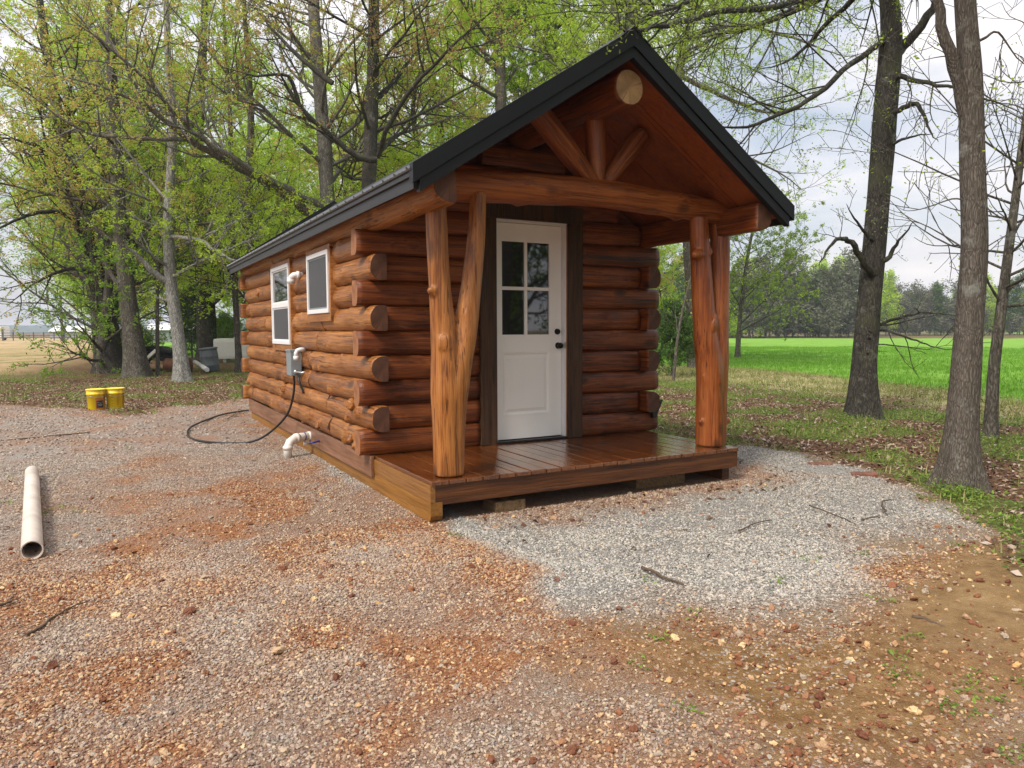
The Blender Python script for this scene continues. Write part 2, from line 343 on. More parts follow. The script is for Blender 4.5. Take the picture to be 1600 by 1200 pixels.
A_verge = GPOLY([(940, 560), (1160, 577), (1300, 590), (1500, 614), (1600, 630), (2200, 700), (2200, 760), (1600, 662), (1400, 625), (1150, 600), (980, 590)])
CABIN = [(-.35, -.1), (3.4, -.1), (3.4, 7.8), (-.1, 7.8)]
def height(P):
    h = GZ+.022*fbm(P, .6, 5, 3)
    r = np.hypot(P[:, 0]-CX, P[:, 1]-CY)
    sdg = poly_sd(P, A_gravel)
    h = h+.05*np.clip(-sdg/2, 0, 1)*(fbm(P, .35, 9, 3))+.018*fbm(P, 1.6, 11, 4)
    h = h+np.clip(poly_sd(P, A_smooth)+.4, 0, .8)*.045+np.clip(poly_sd(P, A_dirt)+.2, 0, .4)*.03*fbm(P, 3.0, 21, 3)
    sdc = poly_sd(P, CABIN); h = np.where(sdc > -.5, GZ+(h-GZ)*np.clip(-sdc/.5, 0, 1)-.006, h)
    return h
def masks(P):
    j = fbm(P, 1.2, 31, 4)*.28; jf = fbm(P, 6, 41, 2)*.07
    sm = lambda sd, wd: np.clip(.5+(sd+j+jf)/(2*wd), 0, 1)
    g = sm(poly_sd(P, A_gravel), .14); cl = np.maximum(sm(poly_sd(P, A_clean), .12), .55*sm(poly_sd(P, A_left), .8))
    dirt = sm(poly_sd(P, A_dirt)+.1, .4); smo = np.clip(sm(poly_sd(P, A_smooth), .35)-.25*np.abs(fbm(P, 2.3, 81, 3)), 0, 1)
    edge = np.clip(1+poly_sd(P, CABIN)/.45+.5*fbm(P, 3, 91, 3), 0, 1)*(P[:, 0] > .3)
    clay = (.62+.14*fbm(P, .8, 51, 3)+.26*fbm(P, 3.1, 53, 4))*(1-cl)+.65*edge+np.clip((fbm(P, 1.5, 61, 5)-.30)*1.6, 0, .4)*(1-.8*cl)
    fld = np.maximum(sm(poly_sd(P, A_field), .5), sm(poly_sd(P, A_field2), .5)); tan = sm(poly_sd(P, A_tan), 1.2); ver = sm(poly_sd(P, A_verge), .5)
    green = np.clip((fbm(P, 1.7, 71, 4)+np.where(P[:, 0] < 2.5, .05, .28))*1.7, 0, 1)*np.where(P[:, 0] < 2.5, .6, 1.0)
    return dict(gravel=g, clean=cl, dirt=dirt, smooth=smo, clay=np.clip(clay, 0, 1), field=fld, tan=tan, verge=ver, green=green)
def axis_pts(lo, hi, s, far, k):
    c = list(np.arange(lo, hi, s)); a = []; x = c[-1]; d = s
    while x < far: d *= k; x += d; a.append(x)
    b_ = []; x = lo; d = s
    while x > -far: d *= k; x -= d; b_.append(x)
    return np.array(b_[::-1]+c+a)
gx = axis_pts(-5.5, 8, .055, 900, 1.06); gy = axis_pts(-4.8, 7.5, .055, 900, 1.06)
X, Y = np.meshgrid(gx, gy); P2 = np.stack([X.ravel(), Y.ravel()], 1)
Z = height(P2); V = np.column_stack([P2, Z]); nx, ny = len(gx), len(gy)
ii = (np.arange(ny-1)[:, None]*nx+np.arange(nx-1)[None, :]).ravel()
gme = npmesh('ground', V, np.stack([ii, ii+1, ii+1+nx, ii+nx], 1), True)
MK = masks(P2)
for k_, v_ in MK.items():
    a_ = gme.attributes.new(k_, 'FLOAT', 'POINT'); a_.data.foreach_set('value', v_.astype(np.float32))
m, t, b = newmat('ground cover'); K = t.links.new
tcn = N(t, 'ShaderNodeTexCoord'); OB = tcn.outputs['Object']
def att(n_): return N(t, 'ShaderNodeAttribute', attribute_name=n_).outputs['Fac']
def nz_(s, d=6.0, r=.6):
    n = N(t, 'ShaderNodeTexNoise', i_Scale=s, i_Detail=d, i_Roughness=r); K(OB, n.inputs['Vector']); return n.outputs['Fac']
def rp_(f, st): n = ramp(t, st); K(f, n.inputs[0]); return n.outputs[0]
v1 = N(t, 'ShaderNodeTexVoronoi', i_Scale=88.0); K(OB, v1.inputs['Vector'])
v1e = N(t, 'ShaderNodeTexVoronoi', feature='DISTANCE_TO_EDGE', i_Scale=88.0); K(OB, v1e.inputs['Vector'])
sx = N(t, 'ShaderNodeSeparateColor'); K(v1.outputs['Color'], sx.inputs[0])
grey = rp_(sx.outputs[0], [(0, (.22, .21, .19)), (.45, (.37, .35, .32)), (.8, (.48, .455, .42)), (1, (.62, .57, .50))])
clayst = rp_(sx.outputs[1], [(0, (.20, .085, .045)), (.4, (.35, .18, .085)), (.75, (.46, .29, .16)), (1, (.58, .40, .23))])
gap = rp_(v1e.outputs['Distance'], [(0.0, 0.0), (.13, 1.0)])
soil = rp_(nz_(9, 8, .7), [(.3, (.12, .065, .032)), (.7, (.27, .155, .08))])
redsoil = rp_(nz_(14, 8, .7), [(.3, (.20, .060, .022)), (.7, (.42, .165, .065))])
clayF = math_(t, 'ADD', att('clay'), math_(t, 'MULTIPLY', math_(t, 'SUBTRACT', nz_(3.5), .5), 1.1), True)
st = mixc(t, clayF, grey, clayst)
sl_ = mixc(t, clayF, mixc(t, att('clean'), soil, (.24, .228, .21)), redsoil)
gmask = math_(t, 'MULTIPLY', gap, math_(t, 'SUBTRACT', 1.0, math_(t, 'MULTIPLY', clayF, .35)))
gravel = mixc(t, gmask, sl_, st)
dirtc = rp_(nz_(11, 10, .75), [(.28, (.12, .062, .024)), (.5, (.26, .148, .060)), (.72, (.42, .27, .12))])
dirtc = mixc(t, math_(t, 'MULTIPLY', math_(t, 'GREATER_THAN', sx.outputs[2], .86), math_(t, 'SUBTRACT', 1.0, math_(t, 'MULTIPLY', att('smooth'), .9))), dirtc, st)
gravel = mixc(t, att('dirt'), gravel, dirtc)
gravel = mixc(t, att('smooth'), gravel, rp_(nz_(7, 10, .72), [(.3, (.19, .11, .045)), (.5, (.32, .20, .09)), (.7, (.43, .285, .14))]))
v2 = N(t, 'ShaderNodeTexVoronoi', i_Scale=26.0); K(OB, v2.inputs['Vector']); sx2 = N(t, 'ShaderNodeSeparateColor'); K(v2.outputs['Color'], sx2.inputs[0])
lit = rp_(sx2.outputs[0], [(0, (.05, .028, .015)), (.4, (.13, .065, .035)), (.75, (.21, .12, .065)), (.93, (.33, .22, .15)), (1, (.45, .34, .26))])
lit = mixc(t, math_(t, 'MULTIPLY', nz_(2.2, 5), .7), lit, (.13, .055, .028))
grn = rp_(nz_(30, 6, .8), [(.3, (.06, .09, .016)), (.6, (.15, .21, .04)), (.8, (.26, .31, .08))])
gf = math_(t, 'ADD', att('green'), math_(t, 'MULTIPLY', math_(t, 'SUBTRACT', nz_(7, 7, .75), .52), 3.0), True)
forest = mixc(t, math_(t, 'MULTIPLY', gf, .75), lit, grn)
verge = rp_(nz_(16, 9, .8), [(.3, (.22, .24, .07)), (.5, (.42, .38, .18)), (.7, (.58, .48, .30))])
tanm = N(t, 'ShaderNodeMapping'); tanm.inputs['Scale'].default_value = (.14, .5, 1); K(OB, tanm.inputs[0])
tn_ = N(t, 'ShaderNodeTexNoise', i_Scale=1.0, i_Detail=8.0, i_Roughness=.7); K(tanm.outputs[0], tn_.inputs['Vector'])
tanc = rp_(tn_.outputs['Fac'], [(.36, (.16, .20, .05)), (.46, (.40, .30, .15)), (.6, (.52, .35, .20)), (.75, (.58, .42, .27))])
fldc = rp_(nz_(.5, 10, .75), [(.3, (.13, .27, .03)), (.55, (.19, .37, .045)), (.8, (.27, .46, .07))])
c = mixc(t, att('tan'), forest, tanc); c = mixc(t, att('verge'), c, verge); c = mixc(t, att('field'), c, fldc); c = mixc(t, att('gravel'), c, gravel)
K(c, b.inputs['Base Color']); b.inputs['Roughness'].default_value = .92; b.inputs['Specular IOR Level'].default_value = .15
hh = math_(t, 'ADD', math_(t, 'MULTIPLY', math_(t, 'MINIMUM', v1e.outputs['Distance'], .35), 1.3), math_(t, 'MULTIPLY', nz_(25, 8, .75), 2.0))
bp = N(t, 'ShaderNodeBump', i_Strength=.75, i_Distance=.018); K(hh, bp.inputs['Height']); K(bp.outputs[0], b.inputs['Normal'])
ground = link('ground', gme, m); tag(ground, 'gravel, leaf litter and grass ground round the cabin', 'ground', kind='structure')

# ---- stones: real pebbles as one countless mass
rs = np.random.RandomState(11)
def in_view(P, margin=.06):
    v_ = P-CAM[None, :2]; d = v_@fw[:2]; x = v_@rt[:2]
    return (d > 1.6) & (np.abs(x) < d*(800/F*1.02+margin)+.25)
def inside_cabin(P): return poly_sd(P, [(0.02, .06), (3.0, .06), (3.1, 7.7), (.02, 7.7)]) > 0
def sample(n, dmin, dmax, power=1.0):
    a = rs.uniform(-.66, .66, n); d = np.sqrt(rs.uniform(dmin**2, dmax**2, n)) if power == 1 else dmin+(dmax-dmin)*rs.uniform(0, 1, n)**power
    base = CAM[None, :2]+d[:, None]*np.column_stack([np.sin(YAW+a), np.cos(YAW+a)]); return base, d
def scatter_rocks(name, P, size, mix, label, flat=.80, subdiv=1, sink=.25):
    n = len(P); z = height(P)+size*flat*(.5-sink)
    me = bpy.data.meshes.new(name); me.vertices.add(n); me.vertices.foreach_set('co', np.column_stack([P, z]).astype(np.float32).ravel())
    rot = np.column_stack([rs.uniform(-.5, .5, n), rs.uniform(-.5, .5, n), rs.uniform(0, 6.283, n)]); scl = np.column_stack([size*rs.uniform(.8, 1.35, n), size*rs.uniform(.65, 1, n), size*flat*rs.uniform(.6, 1.1, n)])*.5
    for nm, dat in (('rot', rot), ('scl', scl)):
        a = me.attributes.new(nm, 'FLOAT_VECTOR', 'POINT'); a.data.foreach_set('vector', dat.astype(np.float32).ravel())
    a = me.attributes.new('mixv', 'FLOAT', 'POINT'); a.data.foreach_set('value', mix.astype(np.float32))
    o = link(name, me, None)
    g = bpy.data.node_groups.new(name+' nodes', 'GeometryNodeTree')
    g.interface.new_socket('Geometry', in_out='INPUT', socket_type='NodeSocketGeometry'); g.interface.new_socket('Geometry', in_out='OUTPUT', socket_type='NodeSocketGeometry')
    gi = g.nodes.new('NodeGroupInput'); go = g.nodes.new('NodeGroupOutput'); KK = g.links.new
    gti = g.nodes.new('GeometryNodeJoinGeometry')
    for k in range(6):
        ic = g.nodes.new('GeometryNodeMeshIcoSphere'); ic.inputs['Radius'].default_value = 1; ic.inputs['Subdivisions'].default_value = subdiv+1
        sp = g.nodes.new('GeometryNodeSetPosition'); ps = g.nodes.new('GeometryNodeInputPosition'); no = g.nodes.new('ShaderNodeTexNoise'); no.noise_dimensions = '4D'
        no.inputs['W'].default_value = k*3.7; no.inputs['Scale'].default_value = .9; KK(ps.outputs[0], no.inputs['Vector'])
        sb = g.nodes.new('ShaderNodeVectorMath'); sb.operation = 'SUBTRACT'; KK(no.outputs['Color'], sb.inputs[0]); sb.inputs[1].default_value = (.5, .5, .5)
        sc_ = g.nodes.new('ShaderNodeVectorMath'); sc_.operation = 'SCALE'; KK(sb.outputs[0], sc_.inputs[0]); sc_.inputs['Scale'].default_value = 2.2
        KK(ic.outputs['Mesh'], sp.inputs['Geometry']); KK(sc_.outputs[0], sp.inputs['Offset'])
        sm_ = g.nodes.new('GeometryNodeSetMaterial'); sm_.inputs['Material'].default_value = M['stone']; KK(sp.outputs[0], sm_.inputs[0])
        gt = g.nodes.new('GeometryNodeGeometryToInstance'); KK(sm_.outputs[0], gt.inputs[0]); KK(gt.outputs[0], gti.inputs[0])
    ip = g.nodes.new('GeometryNodeInstanceOnPoints'); KK(gi.outputs[0], ip.inputs['Points']); KK(gti.outputs[0], ip.inputs['Instance']); ip.inputs['Pick Instance'].default_value = True
    for nm, sk in (('rot', 'Rotation'), ('scl', 'Scale')):
        na = g.nodes.new('GeometryNodeInputNamedAttribute'); na.data_type = 'FLOAT_VECTOR'; na.inputs['Name'].default_value = nm
        if sk == 'Rotation':
            er = g.nodes.new('FunctionNodeEulerToRotation'); KK(na.outputs[0], er.inputs[0]); KK(er.outputs[0], ip.inputs[sk])
        else: KK(na.outputs[0], ip.inputs[sk])
    KK(ip.outputs[0], go.inputs[0])
    md = o.modifiers.new('scatter', 'NODES'); md.node_group = g
    tag(o, label, 'gravel', kind='stuff'); return o
m, t, b = newmat('stone'); K = t.links.new
oi = N(t, 'ShaderNodeObjectInfo'); at_ = N(t, 'ShaderNodeAttribute', attribute_name='mixv', attribute_type='INSTANCER')
gr_ = ramp(t, [(0, (.14, .128, .112)), (.3, (.27, .252, .225)), (.6, (.40, .372, .33)), (.85, (.52, .48, .42)), (.95, (.62, .56, .47)), (1, (.5, .34, .2))]); K(oi.outputs['Random'], gr_.inputs[0])
cl_ = ramp(t, [(0, (.13, .045, .022)), (.3, (.28, .115, .055)), (.55, (.43, .25, .13)), (.8, (.38, .32, .25)), (.93, (.62, .36, .15)), (1, (.68, .52, .30))])
w2 = math_(t, 'FRACT', math_(t, 'MULTIPLY', oi.outputs['Random'], 17.31)); K(w2, cl_.inputs[0])
cx_ = mixc(t, at_.outputs['Fac'], gr_.outputs[0], cl_.outputs[0])
tcn = N(t, 'ShaderNodeTexCoord'); n5 = N(t, 'ShaderNodeTexNoise', i_Scale=2.0, i_Detail=4.0); K(tcn.outputs['Object'], n5.inputs['Vector'])
cx_ = mixc(t, 1.0, cx_, ramp(t, [(.3, .8), (.7, 1.12)]).outputs[0], 'MULTIPLY'); rr_ = [n for n in t.nodes if n.type == 'VALTORGB'][-1]; K(n5.outputs['Fac'], rr_.inputs[0])
K(cx_, b.inputs['Base Color']); b.inputs['Roughness'].default_value = .75; b.inputs['Specular IOR Level'].default_value = .3
M['stone'] = m
def rocks(n, dmin, dmax, smin, smax, name, label, keep, power=1.0, subdiv=1, mixadd=0, szpow=1.5, sink=.25):
    P, d = sample(n, dmin, dmax, power); k = ~inside_cabin(P); P = P[k]; mk = masks(P); k = rs.uniform(0, 1, len(P)) < keep(mk); P = P[k]
    mx_ = np.clip(mk['clay'][k]*.9+mk['dirt'][k]*.5+mixadd+.12*(1-mk['clean'][k]), 0, 1)
    k2 = rs.uniform(0, 1, len(P)) < (.78+.55*fbm(P, 1.7, 77, 3)); P = P[k2]; mx_ = mx_[k2]; size = smin+(smax-smin)*rs.uniform(0, 1, len(P))**szpow
    scatter_rocks(name, P, size, mx_, label, subdiv=subdiv, sink=sink)
kg = lambda mk: mk['gravel']*(1-.93*mk['dirt'])*(1-mk['smooth'])*(1-.35*mk['clay'])
rocks(175000, 1.9, 5.0, .006, .0165, 'gravel', 'crushed grey and clay stained gravel in the near yard', kg)
rocks(240000, 4.0, 9.5, .007, .0165, 'gravel', 'finer looking gravel further off round the cabin', kg)
rocks(30000, 9.5, 16, .02, .03, 'gravel', 'gravel at the far edge of the yard', kg)
rocks(5200, 1.9, 7, .014, .036, 'pebbles', 'rounded orange and tan pebbles mixed in the gravel', lambda mk: np.clip(mk['gravel']*(.08+.6*mk['dirt']*(1-mk['smooth'])+.5*mk['clay']), 0, 1), mixadd=.7, szpow=2.4, subdiv=2)
rocks(9000, 1.9, 6, .008, .02, 'pebbles', 'small stones strewn over the tan dirt', lambda mk: mk['dirt']*(1-.92*mk['smooth']), mixadd=.6)
rocks(260, 1.9, 5.5, .022, .050, 'clay_clods', 'lumps of red brown clay strewn on the gravel', lambda mk: np.clip(mk['gravel']*(.05+.6*mk['clay']+.5*mk['dirt']*(1-mk['smooth'])), 0, 1), mixadd=1, szpow=2.5, subdiv=2)

# ---- leaf litter, weeds and grass (countless)
def quads(C, U, W, H=None):                 # leaf shaped faces: centre, half length vector, half width vector
    n = len(C); Vv = np.stack([C-U, C+W*1.0-U*.1, C+U, C-W*1.0-U*.1], 1).reshape(-1, 3)
    if H is not None: Vv = Vv.reshape(n, 4, 3); Vv[:, 1] += H; Vv[:, 3] += H; Vv = Vv.reshape(-1, 3)
    return Vv, np.arange(n*4).reshape(n, 4)
def rand_dirs(n, r, zs=1.0):
    v = r.normal(size=(n, 3)); v[:, 2] *= zs; return v/np.linalg.norm(v, axis=1)[:, None]
def perp(U, r):
    v = r.normal(size=U.shape); v -= (v*U).sum(1)[:, None]*U/((U*U).sum(1)[:, None]); return v/np.linalg.norm(v, axis=1)[:, None]
M['litter'] = leafmat('dead leaves', [(.07, .035, .02), (.15, .075, .04), (.22, .12, .07), (.12, .05, .03), (.30, .19, .12), (.42, .30, .22), (.50, .40, .33)], .1)
M['weed'] = leafmat('weed leaves', [(.09, .17, .02), (.16, .27, .03), (.25, .37, .05), (.20, .27, .07)], .3)
M['wheat'] = leafmat('young crop blades', [(.13, .30, .025), (.19, .40, .04), (.26, .48, .06)], .4)
M['dryg'] = leafmat('dry and green verge grass', [(.20, .26, .05), (.40, .36, .15), (.52, .44, .25), (.16, .24, .03)], .25)
P, d = sample(150000, 4.0, 24); mk = masks(P); wgt = (1-mk['gravel'])*(1-mk['field'])*(1-mk['tan'])*(1-.6*mk['verge'])*(1-.8*mk['green'])+.010*mk['gravel']*(d > 4.5)+.25*mk['gravel']*(np.abs(poly_sd(P, CABIN)+.15) < .22)*(P[:, 0] > .3)
k = (rs.uniform(0, 1, len(P)) < wgt) & ~inside_cabin(P); P = P[k]; n = len(P); U = rand_dirs(n, rs, .35); Wd = np.cross(U, [0, 0, 1.0])+.25*rs.normal(size=(n, 3)); s_ = rs.uniform(.012, .034, n)[:, None]
Vv, Fq = quads(np.column_stack([P, height(P)+.012]), U*s_, Wd*s_*.55, np.column_stack([np.zeros(n), np.zeros(n), rs.uniform(-.012, .018, n)]))
tag(link('leaf_litter', npmesh('leaf_litter', Vv, Fq), M['litter']), 'brown and tan dead leaves covering the woodland floor', 'leaf litter', kind='stuff')
def blades(P, z, h0, h1, wid, r, nb=1, lean=.35):
    P = np.repeat(P, nb, 0)+r.normal(size=(len(P)*nb, 2))*.03; z = np.repeat(z, nb); n = len(P)
    h = r.uniform(h0, h1, n); a = r.uniform(0, 6.283, n); ln = r.uniform(0, lean, n); b_ = r.uniform(0, 6.283, n)
    base = np.column_stack([P, z-.005]); w_ = np.column_stack([np.cos(a), np.sin(a), 0*a])*wid/2; ld = np.column_stack([np.cos(b_), np.sin(b_), 0*b_])*(ln*h)[:, None]
    up_ = np.column_stack([0*a, 0*a, h]); mid = base+ld*.3+up_*.55; tip = base+ld+up_*.95
    Vv = np.stack([base-w_, base+w_, mid+w_*.8, tip, mid-w_*.8], 1).reshape(-1, 3)
    i = np.arange(n)[:, None]*5
    return Vv, i+np.array([[0, 1, 2, 3, 4]])
def weeds(P, z, r, nl=10, s0=.008, s1=.022, spread=.07, ht=.09):
    n = len(P)*nl; C = np.column_stack([np.repeat(P, nl, 0)+r.normal(size=(n, 2))*spread*.6, np.repeat(z, nl)+r.uniform(.005, ht, n)*r.uniform(.2, 1, n)])
    U = rand_dirs(n, r, .5); Wd = perp(U, r); Wd[:, 2] *= .4; s_ = r.uniform(s0, s1, n)[:, None]
    return quads(C, U*s_, Wd*s_*.5)
P, d = sample(80000, 4.0, 30); mk = masks(P); wgt = (1-mk['gravel'])*(1-mk['field'])*(1-mk['tan'])*np.clip(mk['green']*.9*(1-mk['verge'])+.07, 0, 1)+.10*(mk['gravel'] < .98)*(mk['gravel'] > .03)*(P[:, 1] > 4)
k = rs.uniform(0, 1, len(P)) < wgt; P = P[k]; Vv, Fq = weeds(P, height(P), rs)
tag(link('weeds', npmesh('weeds', Vv, Fq), M['weed']), 'low green weeds coming up through the dead leaves', 'ground cover', kind='stuff')
P, d = sample(38000, 4.5, 30); mk = masks(P); wgt = (1-mk['gravel'])*(1-mk['field'])*np.clip(mk['verge']*.9+mk['green']*.3*(1-mk['tan']), 0, 1)
k = rs.uniform(0, 1, len(P)) < wgt; P = P[k]; Vv, Fq = blades(P, height(P), .04, .13, .010, rs, 4, .8)
tag(link('verge_grass', npmesh('verge_grass', Vv, Fq), M['dryg']), 'straggly dry and green grass along the field edge and under the trees', 'grass', kind='stuff')
P, d = sample(70000, 10, 60); mk = masks(P); k = (rs.uniform(0, 1, len(P)) < mk['field']) & in_view(P, .2); P = P[k]; Vv, Fq = blades(P, height(P), .05, .14, .016, rs, 4, .6)
tag(link('field_crop', npmesh('field_crop', Vv, Fq), M['wheat']), 'bright green young crop covering the field', 'crop', kind='stuff')
# sprigs on the gravel
spr = [(1030, 1000), (1075, 1100), (1405, 1035), (1395, 1060), (1425, 1003), (1500, 1070), (1520, 1085), (1575, 1075), (1490, 1110), (1590, 1170), (1580, 1185), (1010, 1040), (1270, 872), (1355, 873), (1500, 858), (1385, 945), (10, 785), (60, 800), (95, 790), (120, 793), (1010, 910), (1080, 965), (1212, 918), (15, 745), (200, 700), (1195, 763), (1410, 1062), (1560, 1100), (1470, 1105), (708, 838)]
P = np.array([gp(u, v)[:2] for u, v in spr]); P = np.concatenate([P+rs.normal(size=P.shape)*.03 for _ in range(3)]); Vv, Fq = weeds(P, height(P), rs, 9, .006, .014, .035, .03)
tag(link('sprigs', npmesh('sprigs', Vv, Fq), M['weed']), 'little green sprigs growing through the gravel and tan dirt', 'ground cover', kind='stuff')
P = np.array([gp(u, v)[:2] for u, v in [(1480, 775), (1500, 778), (1520, 772), (1535, 776), (1500, 770)]]); P = np.concatenate([P+rs.normal(size=P.shape)*.05 for _ in range(6)]); Vv, Fq = weeds(P, height(P), rs, 14, .012, .028, .06, .12)
tag(link('leafy_weeds', npmesh('leafy_weeds', Vv, Fq), M['weed']), 'bright green leafy weeds at the foot of the nearest right tree', 'ground cover', kind='stuff')

# ------------------------------------------------------------------ cabin
W_, D_, LEN, RH = 3.01, 1.28, 7.36, .2139
cabin = empty('log_cabin', (0, 0, GZ), 'small stained log cabin with black metal roof, white door and covered front porch', 'cabin')
cabin.location = (0, 0, 0)
cabin.location = (W_/2, LEN/2, GZ); OFF = Vector((W_/2, LEN/2, GZ))
def cp(o):                                  # parts keep world coordinates under the cabin
    o.parent = cabin; o.location = o.location-OFF; return o
def superell(a, n_=2.6):
    c, s = math.cos(a), math.sin(a); return abs(c)**(2/n_)*(1 if c >= 0 else -1), abs(s)**(2/n_)*(1 if s >= 0 else -1)
def log_mesh(length, ry, rz, seed, pw=2.15, round_out=True, nr=28, taper=0.0, knots=3, rough=1.0, step=.05, cutz=None):
    # along local X from 0 to length; +Y is outwards (rounded), -Y is the milled inner side
    bm = bmesh.new(); ns = max(6, int(length/step)); rings = []; rr = random.Random(seed)
    kn = [(rr.uniform(.1, length-.1), rr.uniform(-1.2, 1.2), rr.uniform(.03, .05), rr.uniform(.012, .032)*rough) for _ in range(knots)]
    for i in range(ns+1):
        x = length*i/ns; e = min(x, length-x); bv = 0.006*(1-min(1, e/.012)) if e < .012 else 0
        tf = 1+taper*(x/length-.5); ring = []
        for k in range(nr):
            a = 2*math.pi*k/nr; c, s = (superell(a, pw) if round_out else (math.cos(a), math.sin(a)))
            if round_out and c < 0:
                c, s = superell(a, 7); c *= .45
            q = noise.noise(Vector((x*1.3, c*1.1+seed*3.1, s*1.1)))*.085+noise.noise(Vector((x*5, c*2.5+seed, s*2.5)))*.035+noise.noise(Vector((x*1.8+seed, 9, 4)))*.05
            q += abs(noise.noise(Vector((x*3.1+seed*2.7, c*1.6, s*1.6+seed))))*.06-.02
            q *= rough; y = c*ry*tf*(1+q)-c*bv; z = s*rz*tf*(1+q*.8)-s*bv
            for (kx, ka, kr, kh) in kn:
                dx = (x-kx)/kr; da = (math.atan2(s, max(c, -1))-ka)*ry/kr
                g = math.exp(-(dx*dx+da*da)*.9); y += c*kh*g; z += s*kh*g
            if cutz is not None: z = max(-cutz, min(cutz, z))
            ring.append(bm.verts.new((x, y, z)))
        rings.append(ring)
    for a, b_ in zip(rings, rings[1:]):
        for k in range(nr):
            f = bm.faces.new((a[k], a[(k+1) % nr], b_[(k+1) % nr], b_[k])); f.smooth = True
    f = bm.faces.new(rings[0][::-1]); f.material_index = 1; f2 = bm.faces.new(rings[-1]); f2.material_index = 1
    bmesh.ops.recalc_face_normals(bm, faces=bm.faces); me = bpy.data.meshes.new('log'); bm.to_mesh(me); bm.free(); return me
sd_ = [100]
def wlog(p0, dirn, length, out, mat, endm, knots=3, rough=1.0, ry=.108, rz=.119, name='wall_log', taper=0, cutz=.1072, **kw):
    # dirn: world direction, out: outward direction
    sd_[0] += 1; X_ = Vector(dirn).normalized(); Yv = Vector(out).normalized(); Zv = X_.cross(Yv)
    me = log_mesh(length, ry, rz, sd_[0], knots=knots, rough=rough, taper=taper, cutz=cutz, **kw)
    o = link(name, me, [mat, endm]); o.matrix_world = Matrix.Translation(Vector(p0)) @ Matrix((X_, Yv, Zv)).transposed().to_4x4(); 
    loc, rot, _ = o.matrix_world.decompose(); o.location = loc; o.rotation_euler = rot.to_euler(); return cp(o)
DOORL, DOORR = 1.03, 2.15
for i in range(9):
    z = RH*(i+.5); front_pass = (i % 2 == 0)
    # left and right side walls: bulge outwards
    rr = random.Random(i*7+1)
    ys = (D_+.12) if front_pass else 1.14
    ye = LEN if front_pass else LEN+.03
    for side, xo, out in ((0, .055, (-1, 0, 0)), (1, W_-.055, (1, 0, 0))):
        cuts = [ys]+sorted([rr.uniform(2.4, 3.4)]+([rr.uniform(4.6, 5.8)] if i % 3 else []))+[ye] if side == 0 else [ys, ye]
        if side == 0 and i in (0, 1, 2, 3, 4) and len(cuts) == 4: cuts.pop(2)
        for a, b_ in zip(cuts, cuts[1:]):
            g = .003 if b_ != ye else 0
            wlog((xo, a, z), (0, 1, 0), b_-a-g, out, M['log_side'] if side == 0 else M['log_front'], M['endg'], knots=int((b_-a)*1.9), rough=1.5 if i < 4 else 1.0)  # right wall takes the dark stain: shade on its flanks put into colour
    # front wall: split by the door for the rows it cuts
    x0 = -.12 if front_pass else .11; x1 = W_+.13 if front_pass else W_-.11
    zc = z
    for a, b_ in ((x0, DOORL), (DOORR, x1)):
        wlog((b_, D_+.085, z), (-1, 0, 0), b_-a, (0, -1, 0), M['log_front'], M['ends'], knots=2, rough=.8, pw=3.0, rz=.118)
    wlog((x1, LEN+.05, z), (-1, 0, 0), x1-x0, (0, 1, 0), M['log_side'], M['endg'], knots=1)
# sawn stub of a branch and lower knots on the left wall's bottom log
def stub(p, d, r, mat=M['log_side'], name='knot', rz=0):
    p = Vector(p); d = Vector(d); q = MB(); q.tube([p-d*.6, p, p+d*.7, p+d], [r*1.5, r*1.15, r*.95, r*.7], 14); o = q.build(name, mat, None, tuple(p)); return cp(o)
stub((-.045, 1.55, .07), (-.045, -.01, -.05), .042); stub((-.05, 1.76, .09), (-.03, -.01, -.04), .030); stub((-.05, 2.95, .08), (-.02, -.02, -.04), .025)
stub((-.05, 1.73, .40), (-.035, -.03, .0), .045); stub((-.05, 4.6, .36), (-.03, -.03, .0), .05); stub((-.05, 6.2, 1.62), (-.03, -.01, .0), .05)
